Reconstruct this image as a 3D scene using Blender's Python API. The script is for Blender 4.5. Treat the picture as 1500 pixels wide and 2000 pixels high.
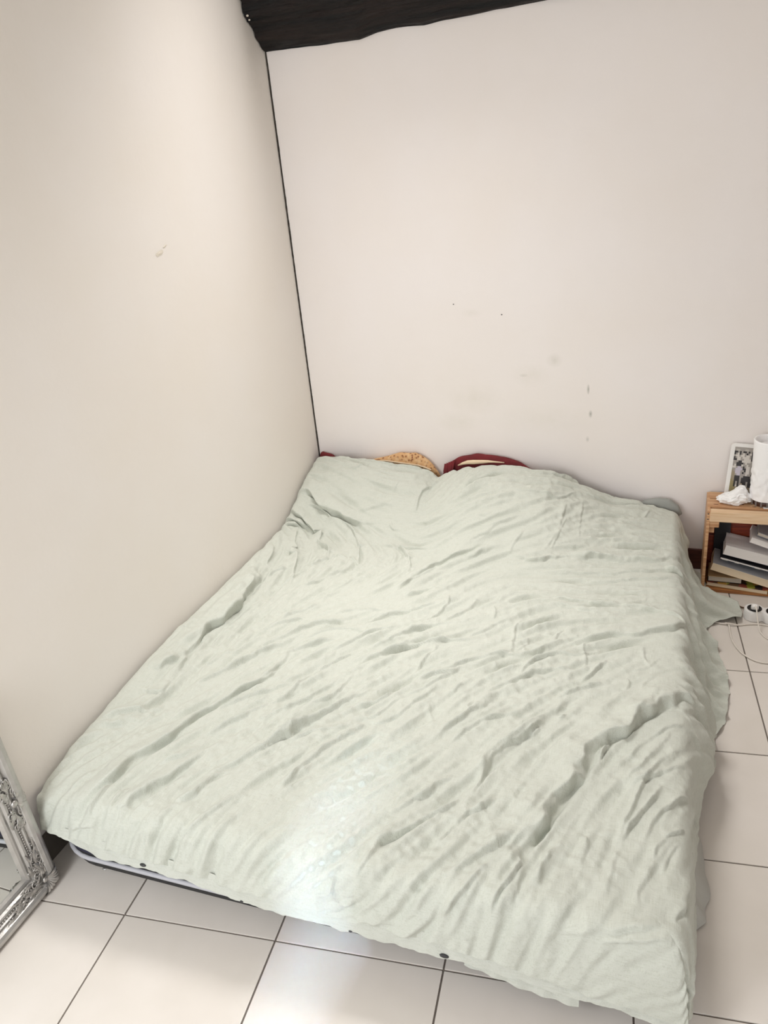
import bpy, bmesh, math, random
import numpy as np
from mathutils import Matrix, Vector, noise

# ---------------------------------------------------------------- clear
for o in list(bpy.data.objects):
    bpy.data.objects.remove(o)
SC = bpy.context.scene
COL = SC.collection
random.seed(7)
rng = np.random.default_rng(11)

# ---------------------------------------------------------------- camera
cam_d = bpy.data.cameras.new('camera')
cam = bpy.data.objects.new('camera', cam_d)
COL.objects.link(cam)
R_ = Vector((0.93815558, 0.33379276, -0.09190487))
U_ = Vector((-0.05971475, 0.41748553, 0.90671935))
F_ = Vector((-0.34102531, 0.84515574, -0.41159873))
m = Matrix((R_, U_, -F_)).transposed().to_4x4()
m.translation = Vector((1.520869, -3.052350, 1.648044))
cam.matrix_world = m
cam_d.sensor_fit = 'VERTICAL'
cam_d.sensor_height = 36.0
cam_d.lens = 1544.61 / 2000.0 * 36.0
cam_d.clip_start = 0.02
SC.camera = cam

# ---------------------------------------------------------------- world, lights, exposure
w = bpy.data.worlds.new('World')
SC.world = w
w.use_nodes = True
bg = w.node_tree.nodes['Background']
bg.inputs['Color'].default_value = (1.0, 0.975, 0.96, 1)
bg.inputs['Strength'].default_value = 0.82

def area(name, loc, target, sx, sy, power, color, spread=180):
    d = bpy.data.lights.new(name, 'AREA')
    d.shape = 'RECTANGLE'
    d.size, d.size_y = sx, sy
    d.energy = power
    d.color = color
    d.spread = math.radians(spread)
    o = bpy.data.objects.new(name, d)
    o.location = loc
    o.rotation_euler = (Vector(target) - Vector(loc)).to_track_quat('-Z', 'Y').to_euler()
    COL.objects.link(o)
    return o
# soft key light added above the bed head to give the folds contrast
area('overhead_key_light', (0.62, -0.40, 2.70), (0.72, -1.20, 0.0), 0.8, 0.7, 13, (1.0, 0.97, 0.95), 84)
# daylight from the window in the left wall, beyond the mirror and beside the camera
area('window_light', (0.05, -3.30, 1.30), (1.0, -1.0, 0.55), 1.0, 1.3, 34, (0.95, 0.975, 1.0))
# cool daylight through the gap between the curtains
area('curtain_gap_light', (0.66, -4.3, 1.75), (0.82, -2.02, 0.05), 0.03, 0.8, 0.27, (0.55, 0.78, 1.0), 5)

vs = SC.view_settings
vs.view_transform = 'Standard'
vs.look = 'None'
vs.gamma = 1.0
vs.use_curve_mapping = False
vs.exposure = 0.30
SC.cycles.max_bounces = 8
SC.cycles.diffuse_bounces = 5

# ---------------------------------------------------------------- helpers
def tag(o, label=None, cat=None, group=None, kind=None):
    if label: o['label'] = label
    if cat: o['category'] = cat
    if group: o['group'] = group
    if kind: o['kind'] = kind
    return o

def link(name, me, mat=None, parent=None, smooth=False):
    o = bpy.data.objects.new(name, me)
    COL.objects.link(o)
    if mat: 
        me.materials.clear(); me.materials.append(mat)
    if parent: o.parent = parent
    if smooth:
        me.polygons.foreach_set('use_smooth', [True] * len(me.polygons))
    return o

def thing(name, label, cat, loc=(0, 0, 0), rot=(0, 0, 0), group=None):
    o = bpy.data.objects.new(name, None)
    COL.objects.link(o)
    o.empty_display_size = 0.05
    o.location = loc
    o.rotation_euler = rot
    return tag(o, label, cat, group)

class MB:
    """collects verts / faces for ONE mesh"""
    def __init__(self): self.v = []; self.f = []
    def add(self, v, f):
        n = len(self.v)
        self.v += [tuple(p) for p in v]
        self.f += [tuple(i + n for i in q) for q in f]
        return self
    def box(self, lo, hi, jit=0.0):
        x0, y0, z0 = lo; x1, y1, z1 = hi
        c = [(x, y, z) for z in (z0, z1) for y in (y0, y1) for x in (x0, x1)]
        if jit: c = [tuple(a + random.uniform(-jit, jit) for a in p) for p in c]
        return self.add(c, [(0,2,3,1),(4,5,7,6),(0,1,5,4),(2,6,7,3),(0,4,6,2),(1,3,7,5)])
    def tube(self, pts, r, n=8, caps=True):
        pts = [Vector(p) for p in pts]
        rs = r if isinstance(r, (list, tuple)) else [r] * len(pts)
        v = []; f = []
        t0 = (pts[1] - pts[0]).normalized()
        up = Vector((0, 0, 1)) if abs(t0.z) < .9 else Vector((1, 0, 0))
        nrm = t0.cross(up).normalized()
        for i, p in enumerate(pts):
            a = pts[max(i - 1, 0)]; b = pts[min(i + 1, len(pts) - 1)]
            t = (b - a).normalized()
            nrm = (nrm - t * nrm.dot(t)).normalized()
            bi = t.cross(nrm)
            for k in range(n):
                an = 2 * math.pi * k / n
                v.append(p + (nrm * math.cos(an) + bi * math.sin(an)) * rs[i])
        for i in range(len(pts) - 1):
            for k in range(n):
                f.append((i*n+k, i*n+(k+1) % n, (i+1)*n+(k+1) % n, (i+1)*n+k))
        if caps:
            f.append(tuple(range(n))[::-1]); f.append(tuple((len(pts)-1)*n + k for k in range(n)))
        return self.add(v, f)
    def ball(self, c, r, n=8, m=5):
        rx, ry, rz = r if isinstance(r, (list, tuple)) else (r, r, r)
        v = []; f = []
        for i in range(1, m):
            th = math.pi * i / m
            for k in range(n):
                ph = 2 * math.pi * k / n
                v.append((c[0]+rx*math.sin(th)*math.cos(ph), c[1]+ry*math.sin(th)*math.sin(ph), c[2]+rz*math.cos(th)))
        a = len(v); v.append((c[0], c[1], c[2]+rz)); v.append((c[0], c[1], c[2]-rz))
        for k in range(n):
            f.append((a, k, (k+1) % n)); f.append((a+1, (m-2)*n+(k+1) % n, (m-2)*n+k))
        for i in range(m-2):
            for k in range(n):
                f.append((i*n+k, (i+1)*n+k, (i+1)*n+(k+1) % n, i*n+(k+1) % n))
        return self.add(v, f)
    def lathe(self, prof, c=(0, 0), n=24):
        v = []; f = []
        for r, z in prof:
            for k in range(n):
                an = 2*math.pi*k/n
                v.append((c[0]+r*math.cos(an), c[1]+r*math.sin(an), z))
        for i in range(len(prof)-1):
            for k in range(n):
                f.append((i*n+k, i*n+(k+1) % n, (i+1)*n+(k+1) % n, (i+1)*n+k))
        return self.add(v, f)
    def build(self, name, mat=None, parent=None, smooth=False, bevel=0):
        me = bpy.data.meshes.new(name)
        me.from_pydata([tuple(p) for p in self.v], [], self.f)
        me.validate(); me.update()
        if bevel:
            bm = bmesh.new(); bm.from_mesh(me)
            bmesh.ops.bevel(bm, geom=list(bm.edges), offset=bevel, segments=2, affect='EDGES', profile=.6)
            bm.to_mesh(me); bm.free()
        return link(name, me, mat, parent, smooth)

def grid_mesh(name, P, mat=None, parent=None, closed_u=False):
    """P: (nv, nu, 3) array -> quads"""
    nv, nu = P.shape[:2]
    me = bpy.data.meshes.new(name)
    idx = np.arange(nv*nu).reshape(nv, nu)
    if closed_u:
        idx = np.concatenate([idx, idx[:, :1]], 1)
    q = np.stack([idx[:-1, :-1], idx[:-1, 1:], idx[1:, 1:], idx[1:, :-1]], -1).reshape(-1, 4)
    me.vertices.add(nv*nu)
    me.vertices.foreach_set('co', P.reshape(-1).astype(np.float32))
    me.loops.add(q.size)
    me.loops.foreach_set('vertex_index', q.reshape(-1).astype(np.int32))
    me.polygons.add(len(q))
    me.polygons.foreach_set('loop_start', np.arange(0, q.size, 4, dtype=np.int32))
    me.polygons.foreach_set('use_smooth', np.ones(len(q), dtype=bool))
    me.update(calc_edges=True)
    me.validate()
    o = link(name, me, mat, parent)
    return o

# ---------------------------------------------------------------- materials
def mat(name, color, rough=.6, metal=0, bump=0, bscale=80, var=0, vscale=6, stretch=(1,1,1), spec=.5, col2=None, detail=4, **kw):
    M = bpy.data.materials.new(name)
    M.use_nodes = True
    nt = M.node_tree; N = nt.nodes; L = nt.links
    b = N['Principled BSDF']
    b.inputs['Base Color'].default_value = (*color, 1)
    b.inputs['Roughness'].default_value = rough
    b.inputs['Metallic'].default_value = metal
    b.inputs['Specular IOR Level'].default_value = spec
    for k, v in kw.items():
        b.inputs[k.replace('_', ' ')].default_value = v
    tc = N.new('ShaderNodeTexCoord')
    mp = N.new('ShaderNodeMapping'); mp.inputs['Scale'].default_value = stretch
    L.new(tc.outputs['Object'], mp.inputs['Vector'])
    if var or col2:
        n = N.new('ShaderNodeTexNoise'); n.inputs['Scale'].default_value = vscale; n.inputs['Detail'].default_value = detail
        L.new(mp.outputs[0], n.inputs['Vector'])
        r = N.new('ShaderNodeValToRGB')
        r.color_ramp.elements[0].position = .32; r.color_ramp.elements[1].position = .68
        c2 = col2 if col2 else tuple(max(0, c*(1-var)) for c in color)
        r.color_ramp.elements[0].color = (*c2, 1)
        r.color_ramp.elements[1].color = (*color, 1)
        L.new(n.outputs['Fac'], r.inputs['Fac'])
        L.new(r.outputs['Color'], b.inputs['Base Color'])
    if bump:
        n2 = N.new('ShaderNodeTexNoise'); n2.inputs['Scale'].default_value = bscale; n2.inputs['Detail'].default_value = 5
        L.new(mp.outputs[0], n2.inputs['Vector'])
        bp = N.new('ShaderNodeBump'); bp.inputs['Strength'].default_value = bump; bp.inputs['Distance'].default_value = .01
        L.new(n2.outputs['Fac'], bp.inputs['Height'])
        L.new(bp.outputs['Normal'], b.inputs['Normal'])
    return M

def wall_mat(name, color, stains):
    """plaster wall with its own scuffs: stains = [(x,y,z, radius(x,y,z), strength, colour)]"""
    M = mat(name, color, rough=.75, bump=.06, bscale=45, spec=.25)
    nt = M.node_tree; N = nt.nodes; L = nt.links
    b = N['Principled BSDF']
    tc = [n for n in N if n.type == 'TEX_COORD'][0]
    n = N.new('ShaderNodeTexNoise'); n.inputs['Scale'].default_value = 2.2; n.inputs['Detail'].default_value = 3
    L.new(tc.outputs['Object'], n.inputs['Vector'])
    r = N.new('ShaderNodeValToRGB')
    r.color_ramp.elements[0].position = .35; r.color_ramp.elements[1].position = .65
    r.color_ramp.elements[0].color = (color[0]*.985, color[1]*.975, color[2]*.955, 1)
    r.color_ramp.elements[1].color = (*color, 1)
    L.new(n.outputs['Fac'], r.inputs['Fac'])
    cur = r.outputs['Color']
    nz = N.new('ShaderNodeTexNoise'); nz.inputs['Scale'].default_value = 28; nz.inputs['Detail'].default_value = 4
    L.new(tc.outputs['Object'], nz.inputs['Vector'])
    for (x, y, z, rad, st, sc) in stains:
        mp = N.new('ShaderNodeMapping'); mp.vector_type = 'TEXTURE'
        mp.inputs['Location'].default_value = (x, y, z)
        mp.inputs['Scale'].default_value = rad
        L.new(tc.outputs['Object'], mp.inputs['Vector'])
        g = N.new('ShaderNodeTexGradient'); g.gradient_type = 'SPHERICAL'
        L.new(mp.outputs[0], g.inputs['Vector'])
        mu = N.new('ShaderNodeMath'); mu.operation = 'MULTIPLY'
        L.new(g.outputs['Fac'], mu.inputs[0]); L.new(nz.outputs['Fac'], mu.inputs[1])
        m2 = N.new('ShaderNodeMath'); m2.operation = 'MULTIPLY'; m2.use_clamp = True
        m2.inputs[1].default_value = st
        L.new(mu.outputs[0], m2.inputs[0])
        mx = N.new('ShaderNodeMixRGB'); mx.inputs[2].default_value = (*sc, 1)
        L.new(m2.outputs[0], mx.inputs[0]); L.new(cur, mx.inputs[1])
        cur = mx.outputs[0]
    L.new(cur, b.inputs['Base Color'])
    return M

def wood_mat(name, c1, c2, rough=.5, scale=14, bump=.15, stretch=(1.2, 12, 12)):
    return mat(name, c1, rough=rough, bump=bump, bscale=scale*1.6, var=.1, vscale=scale, stretch=stretch, col2=c2, detail=6)

GREY = (.60, .60, .50)
M_wl = wall_mat('plaster_cream', (.85, .808, .762), [
    (.0, -.62, 1.03, (.2, .10, .012), .0, GREY)])
M_wb = wall_mat('plaster_white', (.855, .81, .79), [
    (.97, 0, .80, (.09, .3, .05), .30, (.60, .57, .47)), (.74, 0, .70, (.14, .3, .07), .35, (.60, .57, .46)),
    (.66, 0, .60, (.10, .3, .05), .35, (.58, .56, .44)), (1.02, 0, .62, (.28, .3, .07), .25, (.62, .60, .49)),
    (1.06, 0, .86, (.035, .3, .03), .55, (.5, .48, .40)),
    (1.19, 0, .745, (.006, .3, .022), 2.2, (.42, .41, .37)), (1.20, 0, .645, (.008, .3, .018), 1.8, (.45, .44, .40)),
    (1.19, 0, .54, (.008, .3, .014), 1.2, (.45, .44, .40)),
    (.67, 0, 1.085, (.0035, .3, .0025), 6, (.1, .1, .1)), (.86, 0, 1.04, (.0035, .3, .003), 6, (.1, .1, .1)),
    (.74, 0, 1.05, (.05, .3, .02), .25, (.6, .58, .5)), (.94, 0, .80, (.02, .3, .008), .8, (.5, .48, .42))])
M_ceil = mat('ceiling_paint', (.82, .79, .75), rough=.8)
M_crack = mat('old_caulk', (.055, .045, .035), rough=.9, bump=.4, bscale=200, var=.6, vscale=60)
M_skirt = mat('baseboard_wood', (.10, .028, .018), rough=.5, var=.4, vscale=18, stretch=(1, 8, 8))
M_skirtl = mat('baseboard_dark', (.10, .085, .07), rough=.5, var=.3, vscale=18)
M_grout = mat('grout', (.17, .145, .125), rough=.9, bump=.3, bscale=120)
M_chip = mat('bare_plaster', (.76, .70, .60), rough=.9, bump=.3, bscale=300)

def tile_mat():
    M = mat('ceramic_tile', (.66, .615, .565), rough=.28, spec=.45)
    nt = M.node_tree; N = nt.nodes; L = nt.links; b = N['Principled BSDF']
    oi = N.new('ShaderNodeObjectInfo'); tc = [n for n in N if n.type == 'TEX_COORD'][0]
    ad = N.new('ShaderNodeVectorMath'); ad.operation = 'ADD'
    L.new(tc.outputs['Object'], ad.inputs[0])
    ml = N.new('ShaderNodeMath'); ml.operation = 'MULTIPLY'; ml.inputs[1].default_value = 37.0
    L.new(oi.outputs['Random'], ml.inputs[0]); L.new(ml.outputs[0], ad.inputs[1])
    n = N.new('ShaderNodeTexNoise'); n.inputs['Scale'].default_value = 5; n.inputs['Detail'].default_value = 6
    L.new(ad.outputs[0], n.inputs['Vector'])
    r = N.new('ShaderNodeValToRGB')
    r.color_ramp.elements[0].position = .3; r.color_ramp.elements[1].position = .7
    r.color_ramp.elements[0].color = (.67, .625, .57, 1); r.color_ramp.elements[1].color = (.73, .685, .635, 1)
    L.new(n.outputs['Fac'], r.inputs['Fac']); L.new(r.outputs['Color'], b.inputs['Base Color'])
    n3 = N.new('ShaderNodeTexNoise'); n3.inputs['Scale'].default_value = 9
    L.new(ad.outputs[0], n3.inputs['Vector'])
    bp = N.new('ShaderNodeBump'); bp.inputs['Strength'].default_value = .04; bp.inputs['Distance'].default_value = .01
    L.new(n3.outputs['Fac'], bp.inputs['Height']); L.new(bp.outputs['Normal'], b.inputs['Normal'])
    return M
M_tile = tile_mat()

def linen_mat(name, color, c2):
    M = mat(name, color, rough=.85, spec=.2, Sheen_Weight=.15, Sheen_Roughness=.5)
    nt = M.node_tree; N = nt.nodes; L = nt.links; b = N['Principled BSDF']
    tc = [n for n in N if n.type == 'TEX_COORD'][0]
    hs = []
    for st in ((30, 700, 300), (700, 30, 300)):
        mp = N.new('ShaderNodeMapping'); mp.inputs['Scale'].default_value = st
        L.new(tc.outputs['Object'], mp.inputs['Vector'])
        n = N.new('ShaderNodeTexNoise'); n.inputs['Scale'].default_value = 1; n.inputs['Detail'].default_value = 2
        L.new(mp.outputs[0], n.inputs['Vector']); hs.append(n.outputs['Fac'])
    ad = N.new('ShaderNodeMath'); L.new(hs[0], ad.inputs[0]); L.new(hs[1], ad.inputs[1])
    cr = N.new('ShaderNodeTexNoise'); cr.inputs['Scale'].default_value = 38; cr.inputs['Detail'].default_value = 5; cr.inputs['Distortion'].default_value = .8
    L.new(tc.outputs['Object'], cr.inputs['Vector'])
    b1 = N.new('ShaderNodeBump'); b1.inputs['Strength'].default_value = .22; b1.inputs['Distance'].default_value = .012
    L.new(cr.outputs['Fac'], b1.inputs['Height'])
    b2 = N.new('ShaderNodeBump'); b2.inputs['Strength'].default_value = .18; b2.inputs['Distance'].default_value = .002
    L.new(ad.outputs[0], b2.inputs['Height']); L.new(b1.outputs['Normal'], b2.inputs['Normal'])
    L.new(b2.outputs['Normal'], b.inputs['Normal'])
    r = N.new('ShaderNodeValToRGB')
    r.color_ramp.elements[0].position = .8; r.color_ramp.elements[1].position = 1.15
    r.color_ramp.elements[0].color = (*c2, 1); r.color_ramp.elements[1].color = (*color, 1)
    dv = N.new('ShaderNodeMath'); dv.operation = 'MULTIPLY'; dv.inputs[1].default_value = 1.0
    L.new(ad.outputs[0], dv.inputs[0])
    L.new(dv.outputs[0], r.inputs['Fac']); L.new(r.outputs['Color'], b.inputs['Base Color'])
    return M
M_linen = linen_mat('sage_linen', (.545, .565, .505), (.495, .515, .45))
M_linen_in = linen_mat('sage_linen_inner', (.545, .563, .508), (.495, .513, .452))
# ================================================================ SETTING
def structure(o): o['kind'] = 'structure'; return o
Y0, Y1, X1 = -3.9, 0.0, 2.7
structure(MB().box((-.12, Y0, -.05), (0, .12, 2.75)).build('wall_left', M_wl))
structure(MB().box((.006, 0, -.05), (X1, .12, 2.75)).build('wall_back', M_wb))
structure(MB().box((X1, -2.6, -.05), (X1+.12, .12, 2.75)).build('wall_right', mat('right_wall_light_cut', (.50, .46, .42), rough=.8)))  # unseen wall, added with a dark tone to cut light from the right
structure(MB().box((-.12, Y0, 2.75), (X1, .12, 2.85)).build('ceiling', M_ceil))
flo = structure(MB().box((-.12, Y0, -.06), (X1, .12, -.003)).build('floor', M_grout))

# floor tiles, laid askew to the walls by 5.4 degrees
th = math.radians(-5.4)
ex = Vector((math.cos(th), math.sin(th))); ey = Vector((-math.sin(th), math.cos(th)))
O = Vector((-.12, 2.05))
T = .4
tm = MB().box((-.1979, -.1979, -.012), (.1979, .1979, 0)).build('tile', M_tile, flo, bevel=.0012)
tiles = []
for i in range(-1, 8):
    for j in range(-7, 6):
        P = Vector(((i+.5)*T, (j+.5)*T)) - O
        x, y = P.dot(ex), P.dot(ey)
        if -.24 < x < X1-.2 and Y0+.28 < y < .24:
            tiles.append((x, y))
for k, (x, y) in enumerate(tiles):
    o = tm if k == 0 else tm.copy()
    if k: COL.objects.link(o); o.parent = flo
    o.location = (x, y, random.uniform(-.0003, .0003))
    o.rotation_euler = (0, 0, -th)

# skirting boards
def base(name, lo, hi, M):
    return structure(MB().box(lo, hi).build(name, M, bevel=.003))
base('baseboard_back', (.02, -.012, 0), (X1, 0, .088), M_skirt)
base('baseboard_left', (0, Y0, 0), (.012, -.02, .085), M_skirtl)
# dark open joint where the two walls meet: a ragged strip of old caulk
mb = MB(); v = []; f = []
nz = 220
for i in range(nz+1):
    z = .05 + (2.05-.05)*i/nz
    a = .0022 + .0016*noise.noise((0, 0, z*9)) + .0012*noise.noise((3, 0, z*55))
    c = .003 + .0008*noise.noise((7, 0, z*12))
    v += [(max(.0001, c-a), -.0022-.001*noise.noise((1, 5, z*40)), z), (c+a+.001, -.0022, z), (c+a+.001, .02, z), (max(.0001, c-a), .02, z)]
for i in range(nz):
    for k in range(4):
        f.append((i*4+k, i*4+(k+1) % 4, i*4+4+(k+1) % 4, i*4+4+k))
structure(mb.add(v, f).build('trim_1', M_crack))
# flake of missing paint on the left wall
def flake(name, cy, cz, sy, sz, n, parent):
    vs_ = [(.0012, cy, cz)]; fs = []
    for k in range(n):
        a = 2*math.pi*k/n; r = .55+.6*random.random()
        vs_.append((.0004, cy+sy*r*math.cos(a), cz+sz*r*math.sin(a)+.4*sy*math.cos(a)*.5))
    for k in range(n): fs.append((0, 1+k, 1+(k+1) % n))
    return MB().add(vs_, fs).build(name, M_chip, parent)
wl = bpy.data.objects['wall_left']
flake('paint_chip', -.90, 1.432, .022, .009, 11, wl)
flake('paint_chip', -.868, 1.448, .012, .005, 9, wl)

# ================================================================ BEAM
M_beam = mat('charred_oak', (.017, .0105, .009), rough=.6, bump=.9, bscale=26, stretch=(.22, 3.2, 3.2), col2=(.004, .0045, .005), vscale=12, spec=.25)
nx = 420
prof = [(-.004, 2.026), (-.03, 2.034), (-.06, 2.064), (-.10, 2.113), (-.133, 2.128), (-.142, 2.156), (-.148, 2.20), (-.15, 2.26), (-.148, 2.32), (-.13, 2.345), (-.004, 2.35)]
# resample the section
ps = []
for a, b in zip(prof[:-1], prof[1:]):
    k = max(2, int(math.hypot(b[0]-a[0], b[1]-a[1])/.006))
    for q in range(k): ps.append((a[0]+(b[0]-a[0])*q/k, a[1]+(b[1]-a[1])*q/k))
ps.append(prof[-1])
P = np.zeros((nx+1, len(ps), 3))
for i in range(nx+1):
    x = .004 + (2.69-.004)*i/nx
    # undulating lower edge: notch near 0.45 then a gentle rise
    dz = np.interp(x, [0, .23, .38, .45, .52, .62, .70, 1.05, 2.7], [0, -.004, -.006, .010, .014, .008, .016, .026, .06])
    for k, (y, z) in enumerate(ps):
        t = 1 - min(1, (z-2.02)/.2)
        d = .010*noise.noise((x*2.2, y*14, z*14)) + .006*noise.noise((x*7, y*50, z*50)) + .003*noise.noise((x*20, y*140, z*140))
        d -= .007*max(0, .55-abs(noise.noise((x*2.6+5, y*26, z*34)))*6)*min(1, max(0, (z-2.04)/.04))
        P[i, k] = (x, min(-.003, y + d*(1 if k not in (0, len(ps)-1) else 0)), z + dz*t + .5*d)
beam = grid_mesh('ceiling_beam', P, M_beam)
tag(beam, 'rough blackened timber beam running along the top of the back wall', 'beam')
# chips of pale plaster stuck on the beam's end
for (y, z, s) in ((-.118, 2.155, .006), (-.108, 2.135, .004), (-.122, 2.13, .005), (-.112, 2.118, .004)):
    MB().ball((.018, y-.012, z), (s, .004, s*.7), 7, 4).build('plaster_chip', M_chip, beam)
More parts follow.
